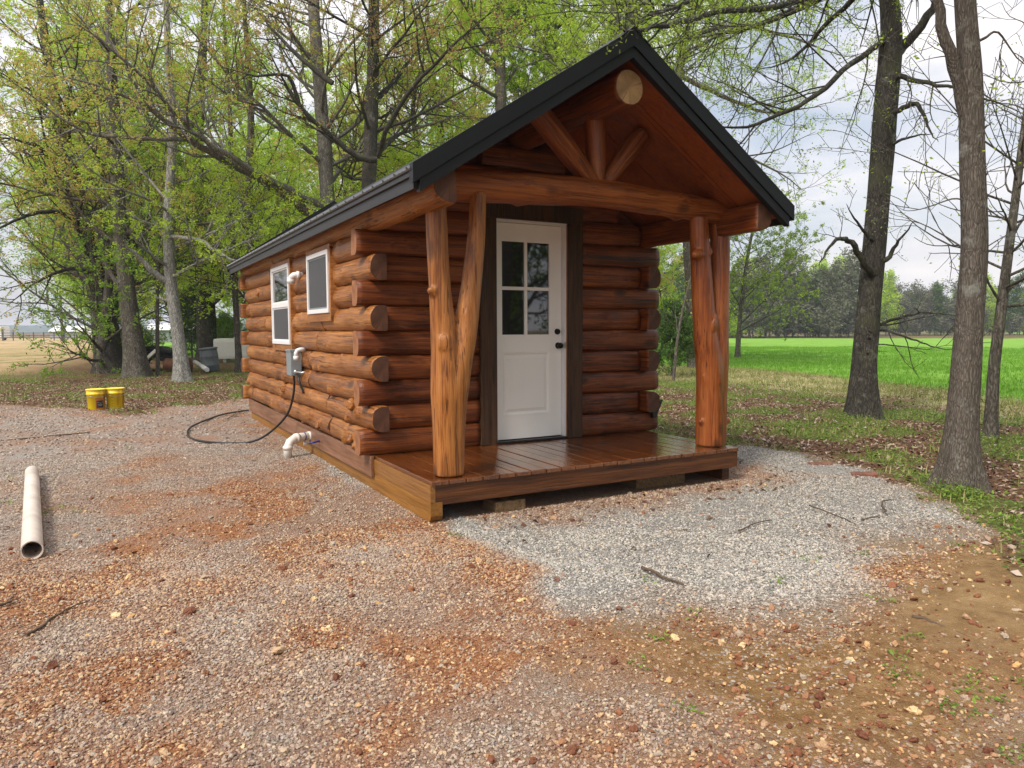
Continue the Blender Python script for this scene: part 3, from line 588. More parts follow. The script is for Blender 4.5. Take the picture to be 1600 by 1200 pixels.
# ---- roof planes
RX, RZ, EX, EZ = 1.513, 3.262, -.24, 2.108
SL = (RZ-EZ)/(RX-EX); ang = math.atan(SL); FY, BY = -.318, 7.80
RZP = 3.175; SLP = (RZP-2.10)/(RX-EX)
def rz_at(x): return RZ-abs(x-RX)*SL
T = .035
for sgn in (-1, 1):
    ex = RX+sgn*(RX-EX)
    q = MB()
    prof = []; y = FY+.02; per = .2286; pts = [(FY+.01, 0)]
    while y < BY-.05:
        pts += [(y, 0), (y+.012, .016), (y+.032, .016), (y+.044, 0)]
        for kk in (1, 2): pts += [(y+.044+kk*.055, 0), (y+.05+kk*.055, .004), (y+.06+kk*.055, .004), (y+.066+kk*.055, 0)]
        y += per
    pts.append((BY, 0)); bm = q.bm; ro = []
    nx_ = -math.sin(ang)*(-sgn) if True else 0
    nrm = Vector((sgn*math.sin(ang), 0, math.cos(ang)))
    exo = ex+sgn*.008; ezo = RZP-abs(exo-RX)*SLP
    for (yy, h) in pts:
        col_ = []
        for (xx, zz, hh_) in ((RX, RZP, h), (exo, ezo, h), (exo, ezo, -.012), (RX, RZP, -.012)):
            col_.append(bm.verts.new(Vector((xx, yy, zz))+nrm*(hh_+.006)))
        ro.append(col_)
    for a, b_ in zip(ro, ro[1:]):
        for k in range(3): bm.faces.new((a[k], a[k+1], b_[k+1], b_[k]))
    bm.faces.new(ro[0]); bm.faces.new(ro[-1][::-1])
    cp(q.build('roof_panel', M['roof']))
    # soffit/ceiling deck
    q = MB(); off = -.11
    a = Vector((RX+sgn*.0, FY+.03, RZ))+nrm*off; 
    def pt(x, yy, o_): return Vector((x, yy, RZ-abs(x-RX)*SL))+nrm*o_
    exi = ex-sgn*.03
    inner = [pt(RX, FY+.04, -.115), pt(exi, FY+.04, -.115), pt(exi, FY+.04, -.02), pt(RX, FY+.04, -.02)]
    # three boards run down the slope, with a thin open joint between them
    edges_ = [FY+.04, .02, .075, .62, 1.25, 2.45, 3.65, 4.85, 6.05, BY-.04]
    for y0, y1 in zip(edges_, edges_[1:]):
        q = MB(); q.poly([pt(RX, y0+.002, -.135), pt(exi, y0+.002, -.115), pt(exi, y0+.002, -.045), pt(RX, y0+.002, -.105)], (0, y1-y0-.007, 0))
        cp(q.build('soffit_board', M['soffit']))
    # eave fascia, two steps
    q = MB()
    xo = ex-sgn*.028; q.box((min(xo, xo+sgn*.022), FY+.03, EZ-.052), (max(xo, xo+sgn*.022), BY-.02, EZ+.002), .002)
    q.box((min(xo-sgn*.022, xo+sgn*.002), FY+.03, EZ-.128), (max(xo-sgn*.022, xo+sgn*.002), BY-.02, EZ-.049), .002)
    cp(q.build('eave_fascia', M['grey']))
    # rake trim front and back, two steps
    for yf, s2 in ((FY, 1), (BY, -1)):
        q = MB(); e2 = ex+sgn*.01
        def P3(x, dn): return (x, RZ+.012-abs(x-RX)*SL-dn)
        def band(y0, y1, d0, d1, xe):
            A = [P3(RX, d0), P3(xe, d0), P3(xe, d1), P3(RX, d1)]
            q.poly([(x, y0, z) for x, z in A], (0, y1-y0, 0))
        band(yf-.03*s2, yf+.035*s2, -.012, .112, ex)
        band(yf-.012*s2, yf+.035*s2, .112, .120, ex-sgn*.015)
        band(yf-.020*s2, yf+.035*s2, .120, .196, ex-sgn*.05)
        cp(q.build('rake_trim', M['black']))
q = MB(); q.poly([(RX-.15, FY-.035, RZ-.15*SL+.022), (RX, FY-.035, RZ+.040), (RX+.15, FY-.035, RZ-.15*SL+.022), (RX+.15, FY-.035, RZ-.15*SL+.012), (RX, FY-.035, RZ+.024), (RX-.15, FY-.035, RZ-.15*SL+.012)], (0, .30, 0)); q.poly([(RX-.15, FY+.27, RZP-.15*SLP+.03), (RX, FY+.27, RZP+.045), (RX+.15, FY+.27, RZP-.15*SLP+.03), (RX+.15, FY+.27, RZP-.15*SLP+.02), (RX, FY+.27, RZP+.03), (RX-.15, FY+.27, RZP-.15*SLP+.02)], (0, BY-FY-.27, 0)); cp(q.build('ridge_cap', M['black']))
# plate logs along the tops of the walls, ridge log
wlog((.045, FY+.05, 2.03), (0, 1, 0), BY-FY-.15, (-1, 0, 0), M['log_side'], M['endg'], cutz=None, knots=12, ry=.115, rz=.118, name='plate_log', rough=1.5)
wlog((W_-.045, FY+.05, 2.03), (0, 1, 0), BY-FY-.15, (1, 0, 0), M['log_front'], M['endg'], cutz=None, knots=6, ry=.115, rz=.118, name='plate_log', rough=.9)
def rlog(p0, p1, r, mat, endm, name, knots=2, rough=1.0, taper=0.0, step=.04):
    sd_[0] += 1; p0 = Vector(p0); p1 = Vector(p1); d = p1-p0
    me = log_mesh(d.length, r, r, sd_[0], round_out=False, knots=knots, rough=rough, taper=taper, nr=26, step=step)
    o = link(name, me, [mat, endm]); o.location = p0; o.rotation_euler = d.to_track_quat('X', 'Z').to_euler(); return cp(o)
rlog((1.53, FY+.045, 2.885), (1.52, BY-.1, 2.90), .132, M['log_x'], M['endl'], 'ridge_log', knots=5, rough=.5)
# gable logs above the front wall
for i in range(6):
    z = RH*(9+i+.5); half = (RZ-.20-z-.08)/SL-.02
    if half < .2: break
    if i == 0:
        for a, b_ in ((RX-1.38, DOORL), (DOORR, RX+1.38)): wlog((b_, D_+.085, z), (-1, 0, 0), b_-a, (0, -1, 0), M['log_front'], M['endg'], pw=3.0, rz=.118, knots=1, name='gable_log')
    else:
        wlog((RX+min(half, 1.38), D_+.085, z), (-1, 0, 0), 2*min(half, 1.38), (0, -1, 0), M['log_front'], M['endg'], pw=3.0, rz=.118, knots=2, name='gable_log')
    wlog((RX+min(half, 1.38), LEN+.05, z), (-1, 0, 0), 2*min(half, 1.38), (0, 1, 0), M['log_side'], M['endg'], knots=1, name='gable_log')
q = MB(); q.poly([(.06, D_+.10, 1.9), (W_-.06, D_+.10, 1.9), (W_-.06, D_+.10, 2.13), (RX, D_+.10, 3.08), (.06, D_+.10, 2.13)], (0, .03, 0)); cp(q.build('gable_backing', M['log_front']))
# inside lining so no light leaks through
q = MB(); q.box((.10, D_+.16, .0), (.13, LEN-.02, 2.0)); q.box((W_-.13, D_+.16, 0), (W_-.10, LEN-.02, 2.0)); q.box((.13, LEN-.05, 0), (W_-.13, LEN-.02, 2.0)); q.box((.13, D_+.14, 0), (DOORL, D_+.16, 2.0)); q.box((DOORR, D_+.14, 0), (W_-.13, D_+.16, 2.0)); q.box((.13, D_+.16, -.01), (W_-.13, LEN-.05, .0))
cp(q.build('wall_lining', M['inside']))
# ---- porch frame: tie beam, king post and braces
bp0, bp1 = Vector((.12, .235, 2.125)), Vector((2.93, .235, 2.12))
sd_[0] += 1
def bent(pts, rads, name, mat, endm=None, knots=(), n=26, axis='X', seed=1, rough=1.0, steps=60):
    # smooth log through pts (local x along first->last)
    pts = [Vector(p) for p in pts]; Lx = (pts[-1]-pts[0]); qt = Lx.to_track_quat(axis, 'Y' if axis == 'Z' else 'Z'); inv = qt.inverted()
    loc = [inv @ (p-pts[0]) for p in pts]
    def cat(t):
        t = max(0, min(len(loc)-1.0001, t)); i = int(t); f = t-i; g = lambda k: loc[max(0, min(len(loc)-1, k))]
        a, b_, c, d_ = g(i-1), g(i), g(i+1), g(i+2)
        return .5*((2*b_)+(c-a)*f+(2*a-5*b_+4*c-d_)*f*f+(3*b_-a-3*c+d_)*f*f*f), rads[i]*(1-f)+rads[min(i+1, len(rads)-1)]*f
    bm = bmesh.new(); rings = []; ref = None; S = [cat(k*(len(loc)-1)/steps) for k in range(steps+1)]
    for i, (p, r) in enumerate(S):
        t_ = (S[min(i+1, steps)][0]-S[max(i-1, 0)][0]).normalized()
        if i in (0, steps): t_ = Vector({'X': (1, 0, 0), 'Z': (0, 0, 1)}[axis]) if i == 0 and axis == 'Z' else t_
        if ref is None: ref = t_.orthogonal().normalized()
        ref = (ref-t_*ref.dot(t_)).normalized(); bb = t_.cross(ref); ring = []
        for k in range(n):
            a = 2*math.pi*k/n; dv = ref*math.cos(a)+bb*math.sin(a)
            q_ = noise.noise(p*1.6+dv*.7+Vector((seed*5.3, 0, 0)))*.10+noise.noise(p*6+dv*1.7+Vector((seed, 3, 0)))*.05
            rr_ = r*(1+q_*rough)
            for (kt, ka, kr, kh) in knots:
                ds = (i/steps-kt)*Lx.length/kr; da = ((a-ka+math.pi) % (2*math.pi)-math.pi)*r/kr; rr_ += kh*math.exp(-(ds*ds+da*da)*1.1)
            ring.append(bm.verts.new(p+dv*rr_))
        rings.append(ring)
    for a, b_ in zip(rings, rings[1:]):
        for k in range(n):
            f = bm.faces.new((a[k], a[(k+1) % n], b_[(k+1) % n], b_[k])); f.smooth = True
    f = bm.faces.new(rings[0][::-1]); f.material_index = 1; f = bm.faces.new(rings[-1]); f.material_index = 1
    bmesh.ops.recalc_face_normals(bm, faces=bm.faces); me = bpy.data.meshes.new(name); bm.to_mesh(me); bm.free()
    o = link(name, me, [mat, endm or M['endg']]); o.location = pts[0]; o.rotation_euler = qt.to_euler(); return o
cp(bent([(.12, .235, 2.13), (.8, .235, 2.16), (1.6, .235, 2.19), (2.3, .235, 2.165), (2.95, .235, 2.135)], [.125, .12, .118, .112, .10], 'tie_beam', M['log_x'],
        knots=[(.27, 1.9, .05, .03), (.27, 4.2, .04, .02), (.80, 3.9, .05, .03), (.80, 1.9, .05, .03), (.72, 5.2, .05, .025), (.5, .6, .05, .02)], seed=4))
cp(bent([(1.60, .235, 2.26), (1.585, .235, 2.55), (1.57, .235, 2.80)], [.066, .086, .094], 'king_post', M['king'], axis='Z', seed=9, steps=20))
cp(bent([(1.57, .225, 2.25), (1.33, .225, 2.47), (1.03, .225, 2.76)], [.06, .088, .092], 'brace', M['log_x'], seed=11, steps=24))
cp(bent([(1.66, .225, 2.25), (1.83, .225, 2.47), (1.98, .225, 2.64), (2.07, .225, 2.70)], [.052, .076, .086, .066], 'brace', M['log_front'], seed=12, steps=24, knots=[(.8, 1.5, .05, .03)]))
# ---- forked posts (one continuous trunk each, fused by voxel remesh)
def forked(name, stems, mat, label, seed, knots):
    rr = random.Random(seed); tmp = bmesh.new(); base = Vector(stems[0][0][0])
    for pts, rads in stems:
        pts = [Vector(p) for p in pts]; K_ = 34; loc = []
        for k in range(K_+1):
            t_ = k/K_*(len(pts)-1); i = min(int(t_), len(pts)-2); f = t_-i; g = lambda j: pts[max(0, min(len(pts)-1, j))]
            a, b_, c, d_ = g(i-1), g(i), g(i+1), g(i+2)
            loc.append((.5*((2*b_)+(c-a)*f+(2*a-5*b_+4*c-d_)*f*f+(3*b_-a-3*c+d_)*f*f*f), rads[i]*(1-f)+rads[i+1]*f))
        rings = []
        for p, r in loc:
            rings.append([tmp.verts.new(p-base+Vector((math.cos(2*math.pi*k/24), math.sin(2*math.pi*k/24), 0))*r*(1+.09*noise.noise(Vector((p.x*2+math.cos(k*.26)*1.2+seed, p.z*1.7, math.sin(k*.26)*1.2)))+.03*noise.noise(Vector((math.cos(k*.26)*5, p.z*7, math.sin(k*.26)*5+seed))))) for k in range(24)])
        for a, b_ in zip(rings, rings[1:]):
            for k in range(24): tmp.faces.new((a[k], a[(k+1) % 24], b_[(k+1) % 24], b_[k]))
        tmp.faces.new(rings[0][::-1]); tmp.faces.new(rings[-1])
    for p, d_, r in knots:
        q = Vector(p)-base; d_ = Vector(d_); u_ = d_.orthogonal().normalized(); v_ = d_.cross(u_).normalized(); rings = []
        for tt, rf in ((-.6, 2.1), (0, 1.6), (.5, 1.15), (.85, .9), (1.0, .6)):
            rings.append([tmp.verts.new(q+d_*tt+(u_*math.cos(k*.5236)+v_*math.sin(k*.5236))*r*rf) for k in range(12)])
        for a, b_ in zip(rings, rings[1:]):
            for k in range(12): tmp.faces.new((a[k], a[(k+1) % 12], b_[(k+1) % 12], b_[k]))
        tmp.faces.new(rings[0][::-1]); tmp.faces.new(rings[-1])
    bmesh.ops.recalc_face_normals(tmp, faces=tmp.faces); me = bpy.data.meshes.new(name); tmp.to_mesh(me); tmp.free()
    o = link(name, me, mat); o.location = base
    md = o.modifiers.new('fuse', 'REMESH'); md.mode = 'VOXEL'; md.voxel_size = .010; md.use_smooth_shade = True
    m2 = o.modifiers.new('soft', 'SMOOTH'); m2.factor = .5; m2.iterations = 6
    if label: o['label'] = label
    return cp(o)
forked('porch_post', [([(.205, .15, .005), (.205, .15, .30), (.20, .15, .60), (.185, .15, .95), (.15, .15, 1.4), (.125, .15, 1.99)], [.110, .110, .118, .102, .080, .072]),
                      ([(.215, .15, .005), (.225, .15, .35), (.255, .15, .68), (.335, .15, 1.02), (.41, .155, 1.45), (.455, .16, 1.80), (.475, .17, 2.09)], [.105, .110, .118, .100, .075, .065, .060])],
       M['post_l'], 'golden forked log post at the left porch corner', 3, [((.085, .12, 1.35), (-.045, -.02, .01), .026), ((.135, .055, .98), (-.003, -.006, 0), .03), ((.38, .08, 1.17), (.003, -.010, 0), .036)])
forked('porch_post', [([(2.87, .215, .005), (2.86, .215, .35), (2.85, .215, .7), (2.79, .215, 1.05), (2.73, .215, 1.6), (2.69, .215, 2.07)], [.128, .122, .122, .108, .092, .082]),
                      ([(2.93, .225, .005), (2.95, .23, .40), (2.965, .235, .8), (2.975, .24, 1.1), (2.985, .245, 1.6), (2.99, .25, 2.07)], [.108, .106, .104, .096, .090, .086])],
       M['post_r'], 'dark red forked log post at the right porch corner', 8, [((2.64, .17, 1.735), (-.075, -.03, -.01), .032), ((2.75, .14, 1.78), (0, -.008, .003), .03), ((2.85, .13, 1.12), (.005, -.008, 0), .045), ((2.80, .12, .62), (-.004, -.007, 0), .045), ((2.77, .2, .22), (-.06, -.02, .02), .022), ((3.05, .20, .22), (.035, -.02, .01), .028)])
# ---- deck
nb = 22; bw = W_/nb
for i in range(nb):
    q = MB(); x0 = i*bw; e = random.uniform(-.004, .004); q.box((x0+.004, -.012+e, -.032), (x0+bw-.004, D_+.06, random.uniform(-.002, .002)), .006); cp(q.build('deck_board', M['deck'], None, (x0+bw/2, D_/2, 0)))
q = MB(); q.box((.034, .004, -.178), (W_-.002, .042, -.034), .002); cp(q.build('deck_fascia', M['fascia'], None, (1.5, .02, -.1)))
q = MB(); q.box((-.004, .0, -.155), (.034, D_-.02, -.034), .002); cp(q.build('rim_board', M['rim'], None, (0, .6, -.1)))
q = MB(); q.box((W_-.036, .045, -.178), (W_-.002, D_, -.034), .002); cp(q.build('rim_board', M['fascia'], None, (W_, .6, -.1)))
def skid(x0, x1):
    q = MB(); pts = [(x0, .0, -.157), (x0, LEN, -.157), (x0, LEN, GZ-.01), (x0, .05, GZ-.003), (x0, .018, GZ+.012), (x0, .0, GZ+.045)]
    q.poly(pts, (x1-x0, 0, 0)); cp(q.build('skid_timber', M['skid'], None, (x0, 3.6, -.22)))
skid(-.002, .088)
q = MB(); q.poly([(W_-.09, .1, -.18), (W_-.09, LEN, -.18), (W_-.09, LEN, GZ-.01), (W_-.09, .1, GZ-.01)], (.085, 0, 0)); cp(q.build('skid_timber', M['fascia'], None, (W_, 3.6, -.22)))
for xx in (1.0, 2.0):
    q = MB(); q.box((xx-.05, .9, -.29), (xx+.05, LEN, -.05)); cp(q.build('floor_joist', M['fascia'], None, (xx, 3.6, -.2)))
q = MB(); q.box((-.030, 1.25, -.188), (-.006, LEN+.01, -.004), .002); cp(q.build('skirt_board', M['skirt'], None, (0, 4, -.1)))
q = MB(); q.box((W_+.006, 1.25, -.188), (W_+.03, LEN+.01, -.004), .002); cp(q.build('skirt_board', M['skirt'], None, (W_, 4, -.1)))
q = MB(); q.box((-.03, LEN+.012, -.188), (W_+.03, LEN+.04, -.004), .002); cp(q.build('skirt_board', M['skirt'], None, (1.5, LEN, -.1)))
q = MB(); q.box((W_/2-.02, D_+.1, -.29), (W_/2+.02, D_+.14, -.19)); q.box((.1, D_, -.29), (W_-.1, D_+.04, -.04)); cp(q.build('cross_joist', M['fascia'], None, (1.5, D_, -.15)))
# ---- door with casing
fy = D_-.035
q = MB(); q.box((1.032, fy, .002), (1.196, fy+.13, 2.10), .004); cp(q.build('door_trim', M['trimdark'], None, (1.11, fy, 1)))
q = MB(); q.box((1.985, fy, .002), (2.155, fy+.13, 2.10), .004); cp(q.build('door_trim', M['trimdark'], None, (2.07, fy, 1)))
q = MB(); q.box((1.032, fy-.004, 2.102), (2.155, fy+.13, 2.255), .004); o = q.build('door_trim', M['trimdark'], None, (1.6, fy, 2.18)); cp(o)
dy = D_+.045
q = MB(); q.box((1.198, dy-.055, .022), (1.212, dy+.07, 2.085)); q.box((1.958, dy-.055, .022), (1.983, dy+.07, 2.085)); q.box((1.198, dy-.055, 2.078), (1.983, dy+.07, 2.100)); cp(q.build('door_frame', M['vinyl'], None, (1.6, dy, 1)))
q = MB(); q.box((1.975, dy-.062, .022), (1.984, dy-.052, 2.09)); cp(q.build('casing_edge', M['jamb'], None, (1.98, dy, 1)))
q = MB(); q.box((1.20, dy-.075, .003), (1.982, dy+.06, .020), .003); cp(q.build('threshold', M['thresh'], None, (1.6, dy, 0)))
x0, x1, z0, z1 = 1.215, 1.955, .028, 2.074
gx0, gx1, gz0, gz1 = 1.293, 1.815, 1.028, 1.905
q = MB(); yb = dy+.045
q.box((x0, dy, z0), (gx0, yb, z1), .002); q.box((gx1, dy, z0), (x1, yb, z1), .002); q.box((gx0-.003, dy+.0006, gz1), (gx1+.003, yb, z1), .0); q.box((gx0-.003, dy+.0006, .86), (gx1+.003, yb, gz0), .0); q.box((gx0-.003, dy+.0006, z0), (gx1+.003, yb, .255), .0)
mxm = (gx0+gx1)/2; mzm = (gz0+gz1)/2
q.box((mxm-.016, dy+.003, gz0), (mxm+.016, yb-.003, gz1), .003); q.box((gx0, dy+.0035, mzm-.016), (mxm-.016, yb-.003, mzm+.016), .003); q.box((mxm+.016, dy+.0035, mzm-.016), (gx1, yb-.003, mzm+.016), .003)
# recessed panel with raised field
q.box((gx0-.003, dy+.018, .25), (gx1+.003, yb-.002, .865))
bm = q.bm
pa = [(gx0, .258), (gx1, .258), (gx1, .857), (gx0, .857)]; 
def ringp(ins, y): return [(gx0+ins, y, .258+ins), (gx1-ins, y, .258+ins), (gx1-ins, y, .857-ins), (gx0+ins, y, .857-ins)]
rg = [[bm.verts.new(p) for p in ringp(i_, y_)] for i_, y_ in ((-.002, dy+.001), (.010, dy+.003), (.018, dy+.012), (.03, dy+.014), (.06, dy+.004))]
for a, b_ in zip(rg, rg[1:]):
    for k in range(4): bm.faces.new((a[k], a[(k+1) % 4], b_[(k+1) % 4], b_[k]))
bm.faces.new(rg[-1])
door = cp(q.build('door', M['white'], None, (x0, dy, 0)))
def sub(o, par):                            # make o (built in world coordinates) a sub-part
    o.parent = par; o.location = o.location-(par.location+OFF); return o
for (a, b_) in ((gx0, mxm-.016), (mxm+.016, gx1)):
    for (c, d_) in ((gz0, mzm-.016), (mzm+.016, gz1)):
        q = MB(); q.box((a-.002, dy+.016, c-.002), (b_+.002, dy+.022, d_+.002)); sub(q.build('glass_pane', M['glass'], None, ((a+b_)/2, dy, (c+d_)/2)), door)
kx = 1.905
q = MB(); q.lathe([(0, -.030), (.020, -.030), (.026, -.022), (.030, -.004), (.030, .002)], (kx, dy, 1.055), 24, 'Y'); q.box((kx-.005, dy-.045, 1.040), (kx+.005, dy-.028, 1.070), .002); sub(q.build('deadbolt', M['knob'], None, (kx, dy, 1.05)), door)
q = MB(); q.lathe([(0, -.066), (.018, -.066), (.027, -.058), (.030, -.046), (.026, -.034), (.012, -.026), (.011, -.010), (.031, -.006), (.032, .002)], (kx+.01, dy, .918), 24, 'Y'); sub(q.build('door_knob', M['knob'], None, (kx, dy, .92)), door)
q = MB(); q.box((1.957, dy-.057, .89), (1.985, dy-.0548, .95), .0); cp(q.build('strike_plate', M['brass'], None, (1.96, dy, .92)))
# ---- windows on the left wall
def window(y0, y1, z0, z1, dh, label):
    xf = -.088
    q = MB(); tw = .055
    q.box((xf+.014, y0-tw, z0-tw*1.5), (.06, y0, z1+.02), .002); q.box((xf+.014, y1, z0-tw*1.5), (.06, y1+tw, z1+.02), .002); q.box((xf+.012, y0, z0-tw*1.5), (.06, y1, z0-.001), .002); q.box((xf+.012, y0-tw, z1+.001), (.06, y1+tw, z1+.05), .002)
    tr = cp(q.build('window_trim', M['log_side'], None, (0, y0, z0)))
    q = MB(); f_ = .042
    q.box((xf, y0, z0), (.02, y0+f_, z1), .003); q.box((xf, y1-f_, z0), (.02, y1, z1), .003); q.box((xf+.0005, y0+f_, z0), (.02, y1-f_, z0+f_), .003); q.box((xf+.0005, y0+f_, z1-f_), (.02, y1-f_, z1), .003)
    if dh: zm = (z0+z1)/2; q.box((xf+.004, y0+f_, zm-.028), (.02, y1-f_, zm+.028), .003)
    wd = cp(q.build('window', M['vinyl'], None, (0, y0, z0))); wd['label'] = label
    q = MB(); s_ = .018
    for a, b_ in ([(z0+f_, zm-.028), (zm+.028, z1-f_)] if dh else [(z0+f_, z1-f_)]):
        ya, yb_ = y0+f_, y1-f_
        q.box((xf+.014, ya, a), (.018, ya+s_, b_)); q.box((xf+.014, yb_-s_, a), (.018, yb_, b_)); q.box((xf+.0145, ya+s_, a), (.018, yb_-s_, a+s_)); q.box((xf+.0145, ya+s_, b_-s_), (.018, yb_-s_, b_))
    sub(q.build('sash', M['boxgrey'] if not dh else M['vinyl'], None, (0, y0, z0)), wd)
    if dh:
        q = MB(); q.box((xf+.022, y0+f_, zm), (xf+.027, y1-f_, z1-f_)); sub(q.build('glass_pane', M['glass'], None, (0, y0, zm)), wd)
        q = MB(); q.box((xf+.017, y0+f_+s_, z0+f_), (xf+.022, y1-f_-s_, zm-.03)); sub(q.build('insect_screen', M['screen'], None, (0, y0, z0)), wd)
    else:
        q = MB(); q.box((xf+.017, y0+f_+s_, z0+f_), (xf+.022, y1-f_-s_, z1-f_)); sub(q.build('insect_screen', M['screen'], None, (0, y0, z0)), wd)
window(2.32, 3.16, 1.248, 1.858, False, 'small white framed square window with dark insect screen')
window(4.07, 5.09, .91, 1.868, True, 'tall white framed double hung window')
# ---- services on the left wall
q = MB(); q.box((-.165, 3.66, .565), (-.045, 3.90, .855), .006); bx = cp(q.build('electric_box', M['boxgrey'], None, (-.1, 3.75, .7)))
q = MB(); q.box((-.172, 3.655, .835), (-.04, 3.905, .862), .004); sub(q.build('box_cover', M['boxgrey'], None, (-.1, 3.75, .85)), bx)
q = MB(); q.tube([(-.02, 3.58, .862), (-.08, 3.58, .862), (-.108, 3.58, .852), (-.122, 3.58, .825), (-.124, 3.58, .78)], .024, 16); q.tube([(-.124, 3.58, .79), (-.124, 3.58, .745)], .030, 16); sub(q.build('conduit_elbow', M['vinyl'], None, (-.1, 3.58, .84)), bx)
q = MB(); q.lathe([(0, -.05), (.022, -.05), (.024, -.03), (.024, .0)], (-.12, 3.66, .61), 16, 'Y'); q.tube([(-.12, 3.62, .61), (-.06, 3.58, .60), (-.03, 3.55, .61)], .012, 10); sub(q.build('cable_gland', M['brass'], None, (-.12, 3.6, .6)), bx)
q = MB(); q.tube([(-.10, 3.62, .565), (-.085, 3.60, .48), (-.06, 3.58, .40), (-.05, 3.57, .37)], .012, 10); sub(q.build('tail_cable', M['rubber'], None, (-.1, 3.6, .5)), bx)
q = MB(); q.tube([(.0, 3.66, 1.700), (-.07, 3.66, 1.700), (-.105, 3.67, 1.695), (-.125, 3.69, 1.675), (-.13, 3.71, 1.64)], .036, 18); q.tube([(-.128, 3.70, 1.665), (-.132, 3.72, 1.61)], .045, 18); q.tube([(-.045, 3.66, 1.70), (-.075, 3.66, 1.70)], .045, 18); cp(q.build('vent_elbow', M['vinyl'], None, (-.07, 3.68, 1.69)))
q = MB(); q.tube([(-.01, 3.42, -.098), (-.15, 3.38, -.098), (-.22, 3.345, -.108), (-.27, 3.32, -.135), (-.30, 3.305, -.19), (-.30, 3.30, GZ-.02)], .045, 24); q.tube([(-.012, 3.42, -.098), (-.055, 3.408, -.098)], .051, 24); q.tube([(-.30, 3.303, -.175), (-.30, 3.302, -.215)], .051, 24); q.tube([(-.17, 3.371, -.099), (-.205, 3.352, -.103)], .051, 24); pv = cp(q.build('drain_pipe', M['pvc'], None, (-.2, 3.39, -.2)))
q = MB(); q.tube([(-.095, 3.397, -.098), (-.107, 3.393, -.098)], .0465, 24); sub(q.build('pipe_mark', M['blue'], None, (-.09, 3.4, -.1)), pv)
q = MB(); q.tube([(-.01, 3.0, -.10), (-.15, 2.99, -.115)], .011, 12); wp = cp(q.build('water_pipe', M['blue'], None, (-.1, 3, -.1)))
q = MB(); q.tube([(-.13, 2.99, -.113), (-.20, 2.985, -.12)], .014, 12); q.box((-.20, 2.97, -.11), (-.14, 3.0, -.098), .002); sub(q.build('valve', M['brass'], None, (-.17, 2.99, -.12)), wp)
q = MB(); q.poly([(W_+.03, 1.22, .30), (W_+.16, 1.22, .33), (W_+.07, 1.22, .14), (W_+.03, 1.22, .14)], (0, .10, 0)); cp(q.build('spout', M['rubber'], None, (W_+.1, 1.25, .25)))

# ------------------------------------------------------------------ small things on the ground
def tube_thing(name, pts, r, mat, label, cat, group=None, n=10):
    q = MB(); p0 = Vector(pts[0]); q.tube(pts, r, n); o = q.build(name, mat, None, tuple(p0)); return tag(o, label, cat, group)
def smooth_path(pts, k=8):
    pts = [Vector(p) for p in pts]; o = []
    for i in range(len(pts)-1):
        g = lambda j: pts[max(0, min(len(pts)-1, j))]; a, b_, c, d_ = g(i-1), g(i), g(i+1), g(i+2)
        for j in range(k):
            f = j/k; o.append(.5*((2*b_)+(c-a)*f+(2*a-5*b_+4*c-d_)*f*f+(3*b_-a-3*c+d_)*f*f*f))
    return o+[pts[-1]]
hz = GZ+.022
tube_thing('power_cable', smooth_path([(-.105, 3.80, .57), (-.11, 3.82, .35), (-.16, 4.0, .08), (-.33, 4.3, -.17), (-.52, 4.5, hz), (-.80, 4.62, hz), (-1.02, 4.95, hz), (-1.10, 5.5, hz), (-.98, 6.4, hz), (-.6, 7.4, hz), (-.3, 7.95, hz), (.1, 8.3, hz)], 10), .013, M['rubber'], 'black power cable hanging from the grey box and looping over the gravel', 'cable')
for k_, (a, b_) in enumerate((((.70, .06), (.72, .40)), ((2.44, .20), (2.46, .5)))):
    q = MB(); x, y = a; q.box((x-.16 if k_ == 0 else x-.45, y-.02, GZ-.02), (x+.10, y+.20, GZ+.075 if k_ == 0 else GZ+.10), .004); o = q.build('support_block', M['block'], None, (x, y, GZ))
    tag(o, ['treated timber block under the deck near the left post', 'treated timber block under the deck towards the right post'][k_], 'block')
p0, p1 = gp(50, 860, GZ+.05), gp(50, 737, GZ+.05); p0 = Vector(p0); p1 = Vector(p1); dd = (p1-p0).normalized()
q = MB(); u_ = dd.orthogonal().normalized(); v_ = dd.cross(u_); rings = []
for (pp, r) in ((p0, .059), (p1, .056), (p1, .050), (p0+dd*.001, .052)):
    rings.append([q.bm.verts.new(pp+(u_*math.cos(k*math.pi/20)+v_*math.sin(k*math.pi/20))*r) for k in range(40)])
rings.append(rings[0])
for a, b_ in zip(rings, rings[1:]):
    for k in range(40):
        f = q.bm.faces.new((a[k], a[(k+1) % 40], b_[(k+1) % 40], b_[k])); f.smooth = True
o = q.build('plastic_pipe', M['pvcdirt'], None, tuple(p0)); es = o.modifiers.new('es', 'EDGE_SPLIT'); es.split_angle = R(40)
tag(o, 'length of muddied white plastic pipe lying on the gravel', 'pipe')
